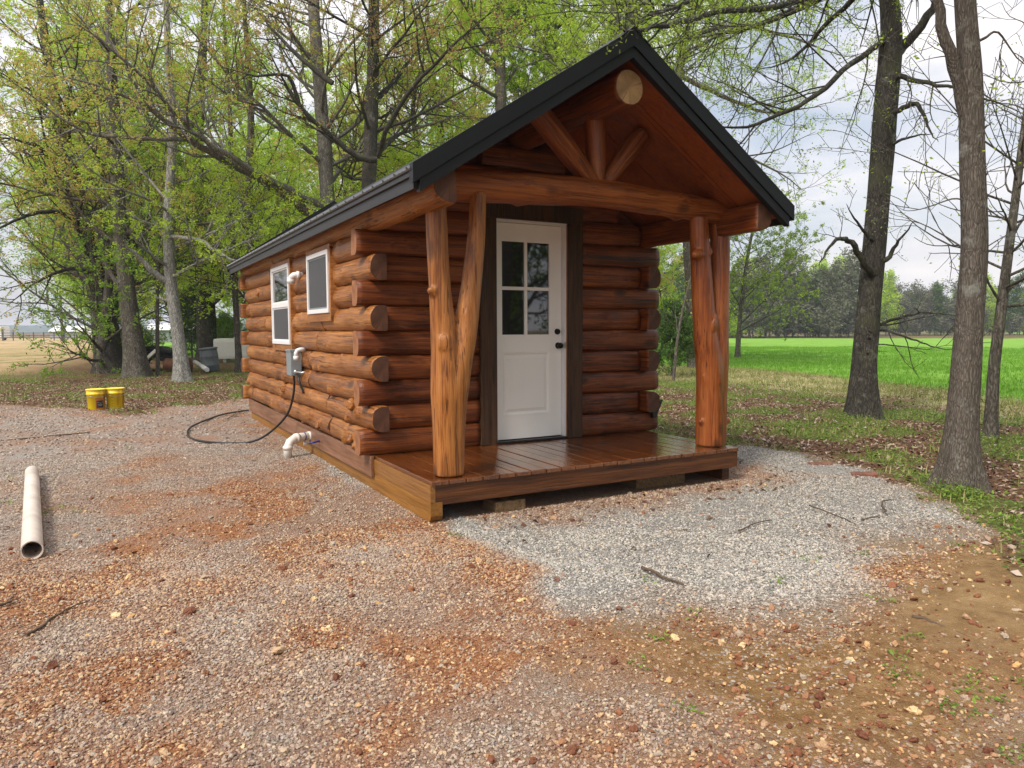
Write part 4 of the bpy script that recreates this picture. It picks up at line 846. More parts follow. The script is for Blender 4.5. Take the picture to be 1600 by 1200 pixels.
# yellow buckets
m, t, b = newmat('yellow bucket plastic'); tcn = N(t, 'ShaderNodeTexCoord'); mm = N(t, 'ShaderNodeMapping'); mm.inputs['Scale'].default_value = (6, 6, .8); t.links.new(tcn.outputs['Object'], mm.inputs[0])
nn = N(t, 'ShaderNodeTexNoise', i_Scale=2.0, i_Detail=5.0); t.links.new(mm.outputs[0], nn.inputs['Vector']); rp = ramp(t, [(.45, (.78, .58, .01)), (.58, (.70, .44, .01)), (.72, (.30, .14, .02))]); t.links.new(nn.outputs['Fac'], rp.inputs[0]); t.links.new(rp.outputs[0], b.inputs['Base Color']); b.inputs['Roughness'].default_value = .4; M['yellow'] = m
M['lid'] = plain('bucket lid', (.80, .62, .06), .4, var=.1); M['stick'] = plain('dead twig', (.10, .065, .04), .9, var=.35, scale=30)
M['lab1'] = plain('label rust border', (.42, .13, .02), .6); M['lab2'] = plain('label dark print', (.03, .026, .02), .6, var=.6, scale=60); M['lab3'] = plain('label grey print', (.30, .28, .24), .6)
def bucket(u, v, label, sticker, rz):
    p = gp(u, v); e = empty('bucket', (p[0], p[1], GZ-.005), label, 'bucket', None, rz)
    q = MB(); q.lathe([(0, .0), (.128, .0), (.132, .006), (.146, .27), (.152, .272), (.152, .30), (.148, .302), (.150, .355)], (0, 0, 0), 36); q.build('body', M['yellow'], e)
    q = MB(); q.lathe([(.150, .350), (.158, .350), (.160, .366), (.157, .374), (.140, .374), (.136, .366), (0, .366)], (0, 0, 0), 36); q.build('lid', M['lid'], e)
    q = MB(); pts = [(.152*math.cos(a), .152*math.sin(a), .285-.07*math.sin((a+math.pi)/1.0) if False else .285-.05*abs(math.sin(a))) for a in [math.pi*.98+i*math.pi*1.04/18 for i in range(19)]]; q.tube([(x*1.04, y*1.04, z) for x, y, z in pts], .0025, 6); q.build('handle', M['brass'], e)
    def patch(name, a0, a1, z0_, z1_, rad, mat):
        q = MB(); n_ = 10; lo = []; hi = []
        for k in range(n_+1):
            a = a0+(a1-a0)*k/n_; lo.append(q.bm.verts.new((rad(z0_)*math.cos(a), rad(z0_)*math.sin(a), z0_))); hi.append(q.bm.verts.new((rad(z1_)*math.cos(a), rad(z1_)*math.sin(a), z1_)))
        for k in range(n_): q.bm.faces.new((lo[k], lo[k+1], hi[k+1], hi[k]))
        return q.build(name, mat, e)
    if sticker:
        rd = lambda k: (lambda z: .132+.014*z/.27+k); c0 = -math.pi/2+.25
        s = patch('label_sticker', c0-.52, c0+.52, .03, .215, rd(.002), M['lab1']); patch('label_print', c0-.42, c0+.42, .05, .175, rd(.0035), M['lab2']).parent = s
        for (a, b_, z_) in ((-.34, -.12, .135), (-.05, .1, .125), (.18, .34, .14), (-.3, .3, .10), (-.25, .2, .08)):
            patch('print_mark', c0+a, c0+b_, z_, z_+.009, rd(.005), M['lab3']).parent = s
    else:
        rd = lambda z: .132+.014*z/.27+.002; c0 = -math.pi/2-.55
        for z_ in (.25, .21, .15, .10, .06): patch('print_mark', c0-.12, c0+.10, z_, z_+.005, rd, M['lab2'])
bucket(151, 640, 'yellow lidded bucket with a dark square sticker', True, .2)
bucket(181, 638, 'yellow lidded bucket with brown streaks and no sticker', False, .2)
def stick(pts, r, label, group='sticks on the yard'):
    P_ = smooth_path([Vector(gp(u, v, GZ+.02)) for u, v in pts], 4); P_ = [p+Vector((random.uniform(-1, 1), random.uniform(-1, 1), random.uniform(0, .5)))*r*1.2 for p in P_]
    q = MB(); n_ = len(P_); q.tube(P_, [r*(1-.6*i/n_) for i in range(n_)], 7); o = q.build('stick', M['stick'], None, tuple(P_[0])); tag(o, label, 'stick', group)
stick([(42, 992), (80, 968), (110, 950), (142, 937)], .007, 'long thin straight twig on the red stained gravel at left')
stick([(-8, 948), (10, 943), (22, 930)], .009, 'short dark stick at the left edge of the yard')
stick([(1002, 888), (1035, 900), (1072, 914)], .010, 'grey twig on the gravel in front of the deck')
stick([(1425, 963), (1465, 975), (1512, 997)], .010, 'pale forked twig lying on the tan dirt')
stick([(1385, 800), (1378, 790), (1384, 782), (1398, 782)], .008, 'curled bark ring on the clean grey gravel')
stick([(1265, 790), (1300, 803), (1340, 820)], .006, 'thin brown twig on the clean grey gravel')
stick([(1155, 830), (1175, 820), (1205, 812)], .006, 'small dark twig near the deck blocks')
stick([(0, 690), (70, 683), (140, 676)], .014, 'long half buried root across the gravel at far left')
stick([(355, 655), (370, 645), (372, 640)], .008, 'bent twig on the gravel inside the cable loop')
stick([(1345, 812), (1375, 806)], .006, 'short twig beside the curled bark ring')
M['brick'] = plain('old brick', (.20, .085, .055), .9, var=.5, scale=22, bump=.9)
for (u, v, rz, lb) in ((1283, 728, -.5, 'reddish brick half buried at the gravel edge, nearer the deck'), (1350, 744, -.8, 'reddish brick half buried at the gravel edge, nearer the big tree')):
    p = gp(u, v); q = MB(); q.box((-.11, -.05, -.04), (.11, .05, .024), .010); o = q.build('brick', M['brick']); o.location = (p[0], p[1], GZ+.01); o.rotation_euler = (.08, -.05, rz); tag(o, lb, 'brick', 'old bricks at the gravel edge')

# ------------------------------------------------------------------ trees
class Tree:
    def __init__(s, seed, base):
        s.r = random.Random(seed); s.base = Vector(base); s.lines = {}; s.leaf = []
    def line(s, pts, rads, sides): s.lines.setdefault((len(pts), sides), []).append(([(p.x, p.y, p.z) for p in pts], rads))
    def rdir(s):
        while True:
            v = Vector((s.r.uniform(-1, 1), s.r.uniform(-1, 1), s.r.uniform(-1, 1)))
            if .05 < v.length < 1: return v.normalized()
    def grow(s, p, d, Ln, r, lvl, mx, o):
        rr = s.r; ns = (9, 7, 6, 4, 3)[min(lvl, 4)]; pts = [p.copy()]; rads = [r]; d = d.normalized(); st = Ln/ns; wig = o.get('wig', .13)*(1+.15*lvl)
        r1 = max(o.get('tip', .0035), r*.22)
        for i in range(ns):
            d = (d+s.rdir()*wig+Vector((0, 0, o.get('trop', .05) if lvl < mx else o.get('droop', 0)))).normalized(); p = p+d*st; pts.append(p.copy()); rads.append(r+(r1-r)*(i+1)/ns)
        s.line(pts, rads, 6 if lvl <= 1 else (4 if lvl == 2 else 3)); s.children(pts, rads, Ln, lvl, mx, o)
    def children(s, pts, rads, Ln, lvl, mx, o, t0=None):
        rr = s.r; ns = len(pts)-1
        if lvl >= mx:
            for k in range(o.get('nleaf', 5)):
                t = (1-.75*rr.random()**1.6)*ns; i = min(int(t), ns-1); s.leaf.append(pts[i].lerp(pts[i+1], t-i))
            return
        n = max(2, int(o['dens'][min(lvl, len(o['dens'])-1)]*Ln+rr.random())); t0 = t0 if t0 is not None else (.18 if lvl else .4)
        for k in range(n):
            t = (t0+(1-t0)*(k+rr.random())/n)*ns; i = min(int(t), ns-1); q = pts[i].lerp(pts[i+1], t-i); dd = (pts[i+1]-pts[i]).normalized()
            pr = dd.cross(s.rdir()).normalized(); a = rr.uniform(.6, 1.15); nd = dd*math.cos(a)+pr*math.sin(a)
            if lvl: nd = (nd+Vector((0, 0, .15))).normalized()
            fr = t/ns; cl = min(Ln*rr.uniform(.38, .62)*(1.1-.55*fr), o.get('clen', 9)*rr.uniform(.5, 1.1)); cr = min(rads[i]*.62, (cl*.014+.002)*o.get('thin', 1))
            if lvl >= 1: cl = max(cl, .25)
            s.grow(q, nd, cl, max(cr, o.get('tip', .0035)), lvl+1, mx, o)
    def limb(s, pts, r0, r1, mx, o, lvl=1, t0=.25, sides=8):
        P_ = smooth_path(pts, 4); L_ = sum((b_-a).length for a, b_ in zip(P_, P_[1:])); n_ = len(P_)-1
        P_ = [p+s.rdir()*(r0*.35 if 0 < i < n_ else 0) for i, p in enumerate(P_)]; rd = [r0*(1-.93*(i/n_)**1.4) for i in range(n_+1)]
        s.line(P_, rd, sides); s.children(P_, rd, L_, lvl, mx, o, t0)
    def trunk_mesh(s, name):
        Vs = []; Fs = []; off = 0
        for (n_, sides), ls in s.lines.items():
            A = np.array([l[0] for l in ls]); Rr = np.array([l[1] for l in ls]); m_ = len(ls)
            Tn = np.empty_like(A); Tn[:, 1:-1] = A[:, 2:]-A[:, :-2]; Tn[:, 0] = A[:, 1]-A[:, 0]; Tn[:, -1] = A[:, -1]-A[:, -2]; Tn /= np.linalg.norm(Tn, axis=2, keepdims=True)+1e-9
            md_ = A[:, -1]-A[:, 0]; ref = np.where(np.abs(md_[:, 2:3]) > .7*np.linalg.norm(md_, axis=1, keepdims=True), [[1., 0, 0]], [[0, 0, 1.]])[:, None, :]
            U_ = np.cross(Tn, np.broadcast_to(ref, Tn.shape)); U_ /= np.linalg.norm(U_, axis=2, keepdims=True)+1e-9; B_ = np.cross(Tn, U_)
            a = np.arange(sides)*2*math.pi/sides
            V_ = A[:, :, None, :]+(U_[:, :, None, :]*np.cos(a)[None, None, :, None]+B_[:, :, None, :]*np.sin(a)[None, None, :, None])*Rr[:, :, None, None]
            Vs.append(V_.reshape(-1, 3)); l = np.arange(m_)[:, None, None]*(n_*sides)+np.arange(n_-1)[None, :, None]*sides; k0 = np.arange(sides)[None, None, :]; k1 = (k0+1) % sides
            Fs.append(np.stack([l+k0+off, l+k1+off, l+sides+k1+off, l+sides+k0+off], -1).reshape(-1, 4)); off += V_.size//3
        return npmesh(name, np.concatenate(Vs)-np.array(s.base), np.concatenate(Fs), True)
    def main_trunk(s, pts, rads, flare=.45, sides=26, seed=0):
        # detailed main stem with buttressed foot, lumps and bark relief
        P_ = smooth_path(pts, 10); n_ = len(P_)-1; m_ = len(pts)-1; Lz = sum((b_-a).length for a, b_ in zip(P_, P_[1:])); sub_ = max(1, int(Lz/n_/.10)); Q = []
        for i in range(n_):
            for j in range(sub_): Q.append((P_[i].lerp(P_[i+1], j/sub_), (i+j/sub_)/n_*m_))
        Q.append((P_[-1], m_)); Vv = []; ph = s.r.uniform(0, 6)
        for p, t in Q:
            i = min(int(t), m_-1); f = t-i; r = rads[i]*(1-f)+rads[i+1]*f; h = p.z-P_[0].z
            for k in range(sides):
                a = 2*math.pi*k/sides; fl = flare*math.exp(-max(h, 0)/(.9*rads[0]+.12))*(1+.45*math.sin(4*a+ph)+.2*math.sin(7*a+ph*2))
                nn_ = noise.noise(Vector((math.cos(a)*1.4, math.sin(a)*1.4, p.z*.9+seed*9)))*.13+noise.noise(Vector((math.cos(a)*5, math.sin(a)*5, p.z*2+seed)))*.05
                rr_ = r*(1+fl+nn_); Vv.append((p.x+math.cos(a)*rr_, p.y+math.sin(a)*rr_, p.z))
        n2 = len(Q); i = (np.arange(n2-1)[:, None]*sides); k0 = np.arange(sides)[None, :]; k1 = (k0+1) % sides
        s.extra = getattr(s, 'extra', []); s.extra.append((np.array(Vv), np.stack([i+k0, i+k1, i+sides+k1, i+sides+k0], -1).reshape(-1, 4)))
        return P_
    def finish(s, name, label, cat, barkm, leafm, group=None, lsize=(.02, .05), per=3, spread=.05, zs=.6, leafname='crown'):
        e = empty(name, s.base, label, cat, group)
        me = s.trunk_mesh('trunk')
        if getattr(s, 'extra', None):
            me2v = []; me2f = []; off = 0
            v0 = np.empty(len(me.vertices)*3, np.float32); me.vertices.foreach_get('co', v0); v0 = v0.reshape(-1, 3); f0 = np.empty(len(me.loops), np.int32); me.loops.foreach_get('vertex_index', f0); f0 = f0.reshape(-1, 4)
            VV = [v0]; FF = [f0]; off = len(v0)
            for v_, f_ in s.extra: VV.append(v_-np.array(s.base)); FF.append(f_+off); off += len(v_)
            bpy.data.meshes.remove(me); me = npmesh('trunk', np.concatenate(VV), np.concatenate(FF), True)
        link('trunk', me, barkm, e)
        if s.leaf:
            rg = np.random.RandomState(s.r.randrange(1 << 30)); C = np.array([(p.x, p.y, p.z) for p in s.leaf])-np.array(s.base); C = np.repeat(C, per, 0); C += rg.normal(size=C.shape)*spread
            U = rand_dirs(len(C), rg, zs); Wd = perp(U, rg); sz = rg.uniform(lsize[0], lsize[1], len(C))[:, None]; Vv, Fq = quads(C, U*sz, Wd*sz*.5)
            link(leafname, npmesh(leafname, Vv, Fq), leafm, e)
        return e
def copy_tree(src, loc, rz, scl, label=None):
    c = src.copy(); COL.objects.link(c); c.location = loc; c.rotation_euler.z = rz; c.scale = (scl, scl, scl)
    if label: c['label'] = label
    for ch in list(src.children):
        k = ch.copy(); COL.objects.link(k); k.parent = c
    return c
BK = {'light': bark('bark grey brown', (.05, .046, .038), (.29, .265, .225), .5), 'dark': bark('bark dark', (.014, .012, .010), (.105, .095, .078), .35, .35, 1.5), 'brown': bark('bark brown', (.05, .041, .032), (.20, .17, .14), .45, .0, 2.2),
      'pale': bark('bark pale', (.07, .068, .06), (.42, .41, .37), .6), 'mid': bark('bark mid', (.03, .026, .02), (.20, .175, .145), .4, .3, 1.0)}
LF = {'mixg': leafmat('leaf soft green', [(.22, .31, .05), (.30, .40, .06), (.40, .50, .08), (.17, .26, .05)], .45), 'olive': leafmat('leaf small olive', [(.20, .27, .035), (.27, .35, .045), (.34, .42, .07), (.22, .30, .04)], .45), 'yel': leafmat('leaf yellow green', [(.36, .54, .03), (.48, .66, .05), (.58, .72, .10), (.42, .58, .04)], .55), 'grn': leafmat('leaf mid green', [(.15, .29, .025), (.22, .38, .035), (.30, .46, .05)], .5),
      'bud': leafmat('leaf tan buds', [(.56, .40, .10), (.66, .52, .14), (.58, .38, .13), (.42, .52, .08), (.36, .52, .06), (.46, .58, .08)], .5), 'cedar': leafmat('cedar sprays', [(.04, .09, .018), (.07, .14, .025), (.12, .21, .04)], .3),
      'pink': leafmat('leaf russet buds', [(.42, .20, .10), (.46, .28, .12), (.30, .26, .06), (.26, .32, .05)], .4), 'far': leafmat('far foliage', [(.05, .10, .03), (.08, .13, .04), (.12, .19, .05)], .3), 'farbare': leafmat('far twigs', [(.10, .105, .07), (.14, .14, .09), (.17, .18, .10)], .1)}
DN = dict(dens=(2.0, 2.3, 3.0, 3.2), nleaf=9)
def std_tree(seed, base, path, rads, limbs, mx=3, start=.3, o=None, lim_len=(2, 5), flare=.35, up=.5, bias=None, detail=True):
    o = dict(DN, **(o or {})); T_ = Tree(seed, base); P_ = T_.main_trunk(path, rads, flare, 26 if detail else 12, seed); n_ = len(P_)-1
    zt = P_[-1].z
    for k in range(limbs):
        t = (start+(1-start)*(k+T_.r.random())/limbs)*n_; i = min(int(t), n_-1); q = P_[i].lerp(P_[i+1], t-i); a = T_.r.uniform(0, 6.283)
        if bias is not None and T_.r.random() < .5: a = bias+T_.r.uniform(-.8, .8)
        f = t/n_; d = Vector((math.cos(a), math.sin(a), T_.r.uniform(.1, .9)*up*2)); Ln = T_.r.uniform(*lim_len)*(1.15-.6*(f-start)/(1-start)); rl = min(.35*(rads[0]*(1-f)+rads[-1]*f), .016*Ln+.01)
        T_.grow(q, d, Ln, rl, 1, mx, o)
    return T_
def V3(u, v, d): return Vector(dp(u, v, d))
def gb(u, v): return Vector(gp(u, v, GZ-.03))
def dep_(p): return float((np.array(p)-CAM)@fw)

# --- right: thick dark trunk that forks high up
b0 = gb(1348, 655); d0 = dep_(b0); T_ = Tree(21, b0)
T_.main_trunk([b0, V3(1350, 560, d0), V3(1362, 430, d0), V3(1376, 270, d0), V3(1388, 120, d0), V3(1392, 40, d0), V3(1380, -90, d0), V3(1372, -260, d0+.3), V3(1365, -520, d0+.5)], [.23, .175, .165, .158, .172, .15, .13, .11, .06], .35, 30, 21)
o = dict(dens=(2.0, 2.6, 3.6, 4.0), nleaf=1, wig=.17, droop=0, trop=.0)
T_.limb([V3(1389, 118, d0), V3(1404, 78, d0), V3(1440, 40, d0-.1), V3(1470, -20, d0-.2), V3(1500, -140, d0-.4), V3(1530, -320, d0-.6)], .09, .045, 3, o, sides=14, t0=.5)
for pts, r in (([(1405, 120), (1440, 128), (1470, 135), (1520, 140), (1570, 165)], .045), ([(1412, 168), (1432, 162), (1445, 185), (1452, 205), (1466, 222)], .045), ([(1404, 220), (1430, 212), (1460, 208)], .03),
               ([(1352, 365), (1335, 340), (1322, 318)], .03), ([(1390, 400), (1405, 375), (1430, 345)], .045), ([(1350, 415), (1335, 385), (1315, 372), (1295, 385), (1280, 415)], .06),
               ([(1380, 505), (1410, 495), (1450, 488), (1500, 495)], .03), ([(1378, 515), (1410, 525), (1440, 535), (1470, 545), (1500, 545)], .022), ([(1370, 538), (1420, 543), (1470, 548)], .016)):
    T_.limb([V3(u, v, d0-.02*abs(u-1380)*.4) for u, v in [(1388-max(0, pts[0][1]-120)*.078, pts[0][1]+14)]+pts], r, r*.35, 3, dict(o, dens=(2, 2.6, 3, 3.4), nleaf=2, droop=-.02), sides=8, t0=.15)
# long limb that reaches over the cabin roof, and its neighbours above it
og = dict(clen=1.9, thin=.6, tip=.0022, dens=(3.0, 3.4, 4.2, 4.6), nleaf=15, wig=.13, droop=-.02, trop=.01)
T_.limb([V3(1385, 60, d0), V3(1330, 100, d0-.5), V3(1275, 150, d0-1), V3(1215, 180, d0-1.5), V3(1150, 200, d0-2), V3(1090, 185, d0-2.4)], .048, .02, 3, og, t0=.1)
T_.limb([V3(1378, -60, d0), V3(1300, -20, d0-.8), V3(1210, 10, d0-2), V3(1120, 20, d0-3.4), V3(1040, 40, d0-4.9), V3(1000, 46, d0-5.7), V3(965, 48, d0-6.0)], .048, .006, 3, dict(og, clen=.5, nleaf=6, droop=.12, trop=.08), t0=.1)
T_.limb([V3(1375, -140, d0), V3(1270, -90, d0-1), V3(1150, -40, d0-2.4), V3(1060, 10, d0-3.6), V3(1000, 30, d0-4)], .05, .014, 3, og, t0=.1)
T_.limb([V3(1375, -40, d0), V3(1300, 30, d0+1), V3(1240, 90, d0+2), V3(1180, 110, d0+3)], .05, .014, 3, og, t0=.1)
for k in range(18):
    a = T_.r.uniform(0, 6.28); T_.grow(V3(1376, -50-18*k, d0), Vector((math.cos(a), math.sin(a), T_.r.uniform(-.75, .2))), T_.r.uniform(2.5, 4.8), .045, 1, 3, dict(o, nleaf=3))
T_.finish('tree', 'thick dark barked tree right of the porch, forked, one limb over the roof', 'tree', BK['dark'], LF['olive'], None, (.009, .021), 4, .04)
# --- right: nearest pale brown trunk
b0 = gb(1498, 765); d0 = dep_(b0); T_ = Tree(22, b0)
T_.main_trunk([b0, V3(1503, 650, d0), V3(1515, 500, d0), V3(1522, 380, d0), V3(1520, 260, d0), V3(1516, 130, d0), V3(1510, 20, d0), V3(1504, -120, d0), V3(1490, -400, d0+.2), V3(1480, -700, d0+.3)], [.150, .118, .105, .102, .098, .090, .083, .08, .07, .04], .55, 34, 22)
T_.limb([V3(1516, 205, d0), V3(1497, 130, d0-.04), V3(1474, 40, d0-.08), V3(1456, -30, d0-.12), V3(1440, -120, d0-.2), V3(1410, -300, d0-.4)], .058, .04, 3, dict(o, dens=(1.5, 1.6, 2, 2)), sides=18, t0=.6)
for pts, r in (([(1537, 60), (1560, 50), (1590, 90), (1630, 120)], .014), ([(1537, 155), (1570, 165), (1620, 190)], .012), ([(1537, 200), (1550, 192)], .014), ([(1538, 275), (1548, 265)], .016), ([(1500, 90), (1470, 88), (1430, 98)], .010), ([(1495, 310), (1460, 320), (1420, 330), (1395, 318)], .008)):
    T_.limb([V3(u, v, d0) for u, v in [(1517, pts[0][1]+10)]+pts], r, r*.4, 3, dict(o, dens=(3, 3, 3, 3)), t0=.3)
for k in range(16):
    a = T_.r.uniform(0, 6.28); T_.grow(V3(1500, -100-24*k, d0), Vector((math.cos(a), math.sin(a), T_.r.uniform(-.7, .3))), T_.r.uniform(1.2, 2.6), .022, 1, 3, dict(o, nleaf=2))
T_.finish('tree', 'nearest tree at right with pale brown trunk and flared foot at the gravel edge', 'tree', BK['brown'], LF['yel'], None, (.012, .026), 3, .04)
# --- right edge: thin leaning tree
b0 = gb(1547, 690); d0 = dep_(b0); T_ = std_tree(23, b0, [b0, V3(1553, 580, d0), V3(1566, 470, d0), V3(1580, 360, d0), V3(1594, 250, d0), V3(1610, 130, d0), V3(1640, -150, d0)], [.076, .062, .058, .052, .045, .038, .02], 34, 3, .3, dict(dens=(2.2, 2.8, 3.4, 4), nleaf=1, droop=-.02), (1, 2.6), .3)
T_.finish('tree', 'thin dark leaning tree at the right edge of the photo', 'tree', BK['mid'], LF['yel'], None, (.012, .025), 2, .04)
# --- left group beside the yard
def lt(seed, uv, rads, limbs, label, bk, lf, start=.25, o=None, lim=(2, 5), flare=.4, extra=(), ls=(.020, .044), per=5, spread=.045, base=None, mx=3, up=.5, bias=None, ddv=0):
    b0 = gb(*(base or uv[0])); d0 = dep_(b0); rads = [r_*.84 for r_ in rads]; T_ = std_tree(seed, b0, [b0]+[V3(u, v, d0+ddv*i) for i, (u, v) in enumerate(uv[1:])], rads, limbs, mx, start, o, lim, flare, up, bias)
    for pts, r in extra: T_.limb([V3(u, v, d0+dd) for u, v, dd in pts], r, r*.38, 3, dict(dict(DN, **(o or {})), nleaf=5, clen=2.4), t0=.35)
    return T_.finish('tree', label, 'tree', BK[bk], LF[lf], None, ls, per, spread)
BUD = dict(dens=(2.0, 2.3, 3.0, 3.0), nleaf=9, wig=.14)
lt(31, [(172, 585), (160, 480), (140, 400), (118, 300), (95, 200), (70, 60), (45, -150)], [.50, .42, .35, .29, .22, .15, .05], 30, 'leftmost of the big trees, dark trunk leaning left with vine stems at its foot', 'dark', 'bud', .22, BUD, (2.5, 6), extra=[([(150, 430, 0), (110, 420, -1), (60, 440, -2), (10, 480, -3)], .07), ([(130, 350, 0), (80, 330, -1), (20, 345, -2), (-40, 380, -3)], .09), ([(110, 280, 0), (60, 230, -2), (0, 215, -3)], .09)])
lt(38, [(158, 586), (160, 540), (168, 470), (172, 380), (170, 250), (180, 100), (190, -80)], [.22, .18, .16, .14, .12, .09, .03], 26, 'grey stem standing in front of the big left trunk, hung with low green sprays', 'mid', 'grn', .08, dict(dens=(2.4, 2.6, 3, 3), nleaf=6, droop=-.05), (1.5, 4.5), ls=(.025, .055), per=4)
lt(32, [(214, 592), (206, 520), (196, 430), (186, 330), (180, 200), (172, 60), (165, -150)], [.38, .31, .27, .24, .20, .15, .06], 30, 'stout grey trunk with swollen foot between the leftmost tree and the white barked tree', 'mid', 'bud', .25, BUD, (2.5, 5.5))
lt(33, [(286, 597), (278, 520), (266, 430), (264, 330), (270, 200), (262, 80), (255, -120)], [.25, .195, .175, .155, .13, .10, .05], 20, 'white barked tree with a curved trunk and a limb leaning left', 'pale', 'yel', .3, dict(nleaf=6), (1.8, 3.8), extra=[([(268, 445, 0), (235, 420, -.3), (205, 392, -.6), (196, 380, -.8)], .10), ([(266, 470, 0), (245, 465, 0), (232, 450, 0)], .04), ([(268, 370, 0), (310, 375, -1), (350, 400, -1.5), (385, 410, -2)], .07)])
lt(34, [(247, 590), (246, 530), (246, 450), (250, 380), (252, 300), (262, 200)], [.075, .065, .06, .05, .04, .02], 18, 'slim straight sapling left of the white barked tree', 'mid', 'grn', .35, dict(dens=(2.5, 2.5, 3, 3), nleaf=5), (1, 2.5), .2)
lt(35, [(322, 566), (318, 500), (314, 420), (310, 300), (312, 180), (318, 60), (322, -80)], [.42, .34, .30, .27, .24, .20, .08], 24, 'dark trunk behind the grey barrel', 'dark', 'yel', .15, None, (2.5, 6), ls=(.03, .065))
lt(36, [(374, 582), (371, 520), (366, 430), (362, 330), (360, 200), (352, 60), (345, -80)], [.14, .12, .115, .10, .09, .07, .03], 22, 'slim trunk just left of the cabin rear corner', 'mid', 'yel', .2, None, (1.5, 4))
lt(37, [(398, 585), (396, 500), (392, 400), (388, 300), (392, 180), (385, 60), (375, -100)], [.17, .15, .14, .13, .12, .10, .04], 24, 'tall slender trunk rising behind the cabin eave corner', 'mid', 'yel', .2, None, (2, 4.5))
# trees rising behind the cabin roof
b5 = (512, 588)
lt(41, [b5, (522, 420), (512, 310), (505, 200), (495, 80), (488, -40), (480, -220)], [.36, .30, .27, .25, .22, .19, .08], 22, 'grey trunk rising behind the cabin roof with two long limbs sweeping up to the left', 'light', 'bud', .35, BUD, (2.5, 5.5), extra=[([(500, 345, -.3), (440, 300, -1.5), (370, 262, -2.6), (290, 215, -4), (220, 150, -5), (190, 90, -5.5)], .15), ([(505, 325, -.5), (430, 285, -2), (350, 240, -3.3), (285, 190, -4.3), (210, 105, -5.5), (110, 30, -6.5)], .11), ([(290, 218, -4), (210, 215, -5), (120, 200, -6), (0, 110, -7)], .06), ([(240, 170, -5), (170, 140, -6), (60, 110, -6.5)], .05)])
lt(42, [(585, 590), (583, 420), (577, 290), (580, 200), (583, 90), (585, -40), (588, -200)], [.36, .31, .26, .24, .21, .18, .08], 24, 'dark trunk behind the roof slope with a limb curving up to the left', 'dark', 'pink', .35, dict(BUD, nleaf=4), (2.5, 5), extra=[([(588, 250, -.3), (560, 245, -.6), (520, 215, -1), (480, 180, -1.5), (445, 130, -2), (415, 70, -2.5)], .10), ([(470, 170, -1.6), (450, 120, -2), (400, 118, -2.5), (350, 105, -3)], .06), ([(590, 245, 0), (610, 190, -1), (660, 120, -2), (720, 60, -3), (790, 0, -3.5)], .08), ([(520, 130, -1), (470, 90, -1), (430, 50, -1), (390, 0, -1)], .08)])
lt(43, [(786, 576), (784, 350), (782, 150), (781, 60), (780, -40), (780, -160)], [.30, .27, .24, .22, .20, .12], 26, 'straight grey trunk behind the middle of the roof', 'mid', 'yel', .3, None, (2.5, 6), ls=(.03, .06))
lt(44, [(862, 570), (862, 350), (863, 120), (862, 20), (860, -120)], [.34, .30, .26, .24, .14], 26, 'straight dark trunk seen left of the roof peak', 'dark', 'yel', .3, None, (2.5, 6), ls=(.035, .07))
lt(45, [(950, 590), (955, 350), (958, 120), (962, 20), (968, -120)], [.27, .24, .21, .19, .10], 24, 'grey trunk just left of the roof peak', 'mid', 'yel', .35, None, (2, 5))
lt(46, [(985, 588), (985, 350), (984, 120), (988, 20), (995, -120)], [.24, .21, .19, .18, .10], 24, 'trunk standing directly behind the roof peak', 'pale', 'yel', .35, None, (2, 5))
lt(47, [(1085, 575), (1075, 380), (1060, 160), (1070, 60), (1110, -60)], [.26, .22, .18, .15, .06], 22, 'tree behind the right roof slope with long green branches reaching right', 'mid', 'yel', .5, dict(DN, droop=.0, thin=.8, nleaf=14), (2, 5), extra=[([(1066, 120, 0), (1130, 150, -1), (1200, 175, -2), (1290, 165, -3)], .09), ([(1072, 60, 0), (1150, 40, -1), (1240, 60, -2), (1320, 90, -3)], .09), ([(1070, 200, 0), (1130, 230, -1), (1200, 260, -2), (1260, 300, -2.5)], .07), ([(1075, 10, 0), (1160, -30, -1), (1250, 0, -2), (1300, 20, -2.5)], .08)])
lt(48, [(1152, 560), (1156, 500), (1164, 430), (1174, 370), (1185, 320)], [.15, .12, .10, .08, .03], 34, 'low leafy tree at the field edge seen past the right porch post', 'mid', 'mixg', .18, dict(DN, droop=-.08, thin=.8, nleaf=8), (2, 4.2), ls=(.025, .06), per=4)
lt(49, [(1052, 596), (1060, 520), (1075, 450), (1095, 390), (1120, 330)], [.05, .045, .04, .03, .012], 14, 'thin arching sapling between the wall end and the right porch post', 'mid', 'yel', .2, dict(DN, nleaf=2), (1, 2.2), .1, ls=(.015, .035))
# --- evergreen shrubs
def shrub(seed, u, v, h, wd, label, mat='cedar', name='evergreen_shrub'):
    b0 = gb(u, v); T_ = Tree(seed, b0); T_.line(smooth_path([b0, b0+Vector((.03, 0, h*.5)), b0+Vector((0, .03, h))], 4), [.05*(1-i/9) for i in range(9)], 6)
    for k in range(int(34*h)):
        z = T_.r.uniform(.04, .97)*h; a = T_.r.uniform(0, 6.28); Ln = wd*(1.05-z/h)*T_.r.uniform(.6, 1.1)+.1
        T_.grow(b0+Vector((0, 0, z)), Vector((math.cos(a), math.sin(a), .5)), Ln, .008, 2, 3, dict(dens=(6, 6, 7, 7), nleaf=12, trop=.12))
    return T_.finish(name, label, 'shrub', BK['mid'], LF[mat], None, (.02, .045), 4, .05)
shrub(61, 1050, 590, 2.1, 1.1, 'feathery green cedar beside the cabin wall, seen left of the right porch post')
shrub(62, 300, 562, 3.6, 1.6, 'dark cedar behind the white barked tree')
shrub(63, 350, 556, 2.2, 2.0, 'bushy yellow green shrub behind the grey barrel', 'grn', 'leafy_shrub')
shrub(64, 196, 582, 2.6, 1.3, 'low green sprays growing between the big left trunks', 'grn', 'leafy_shrub')
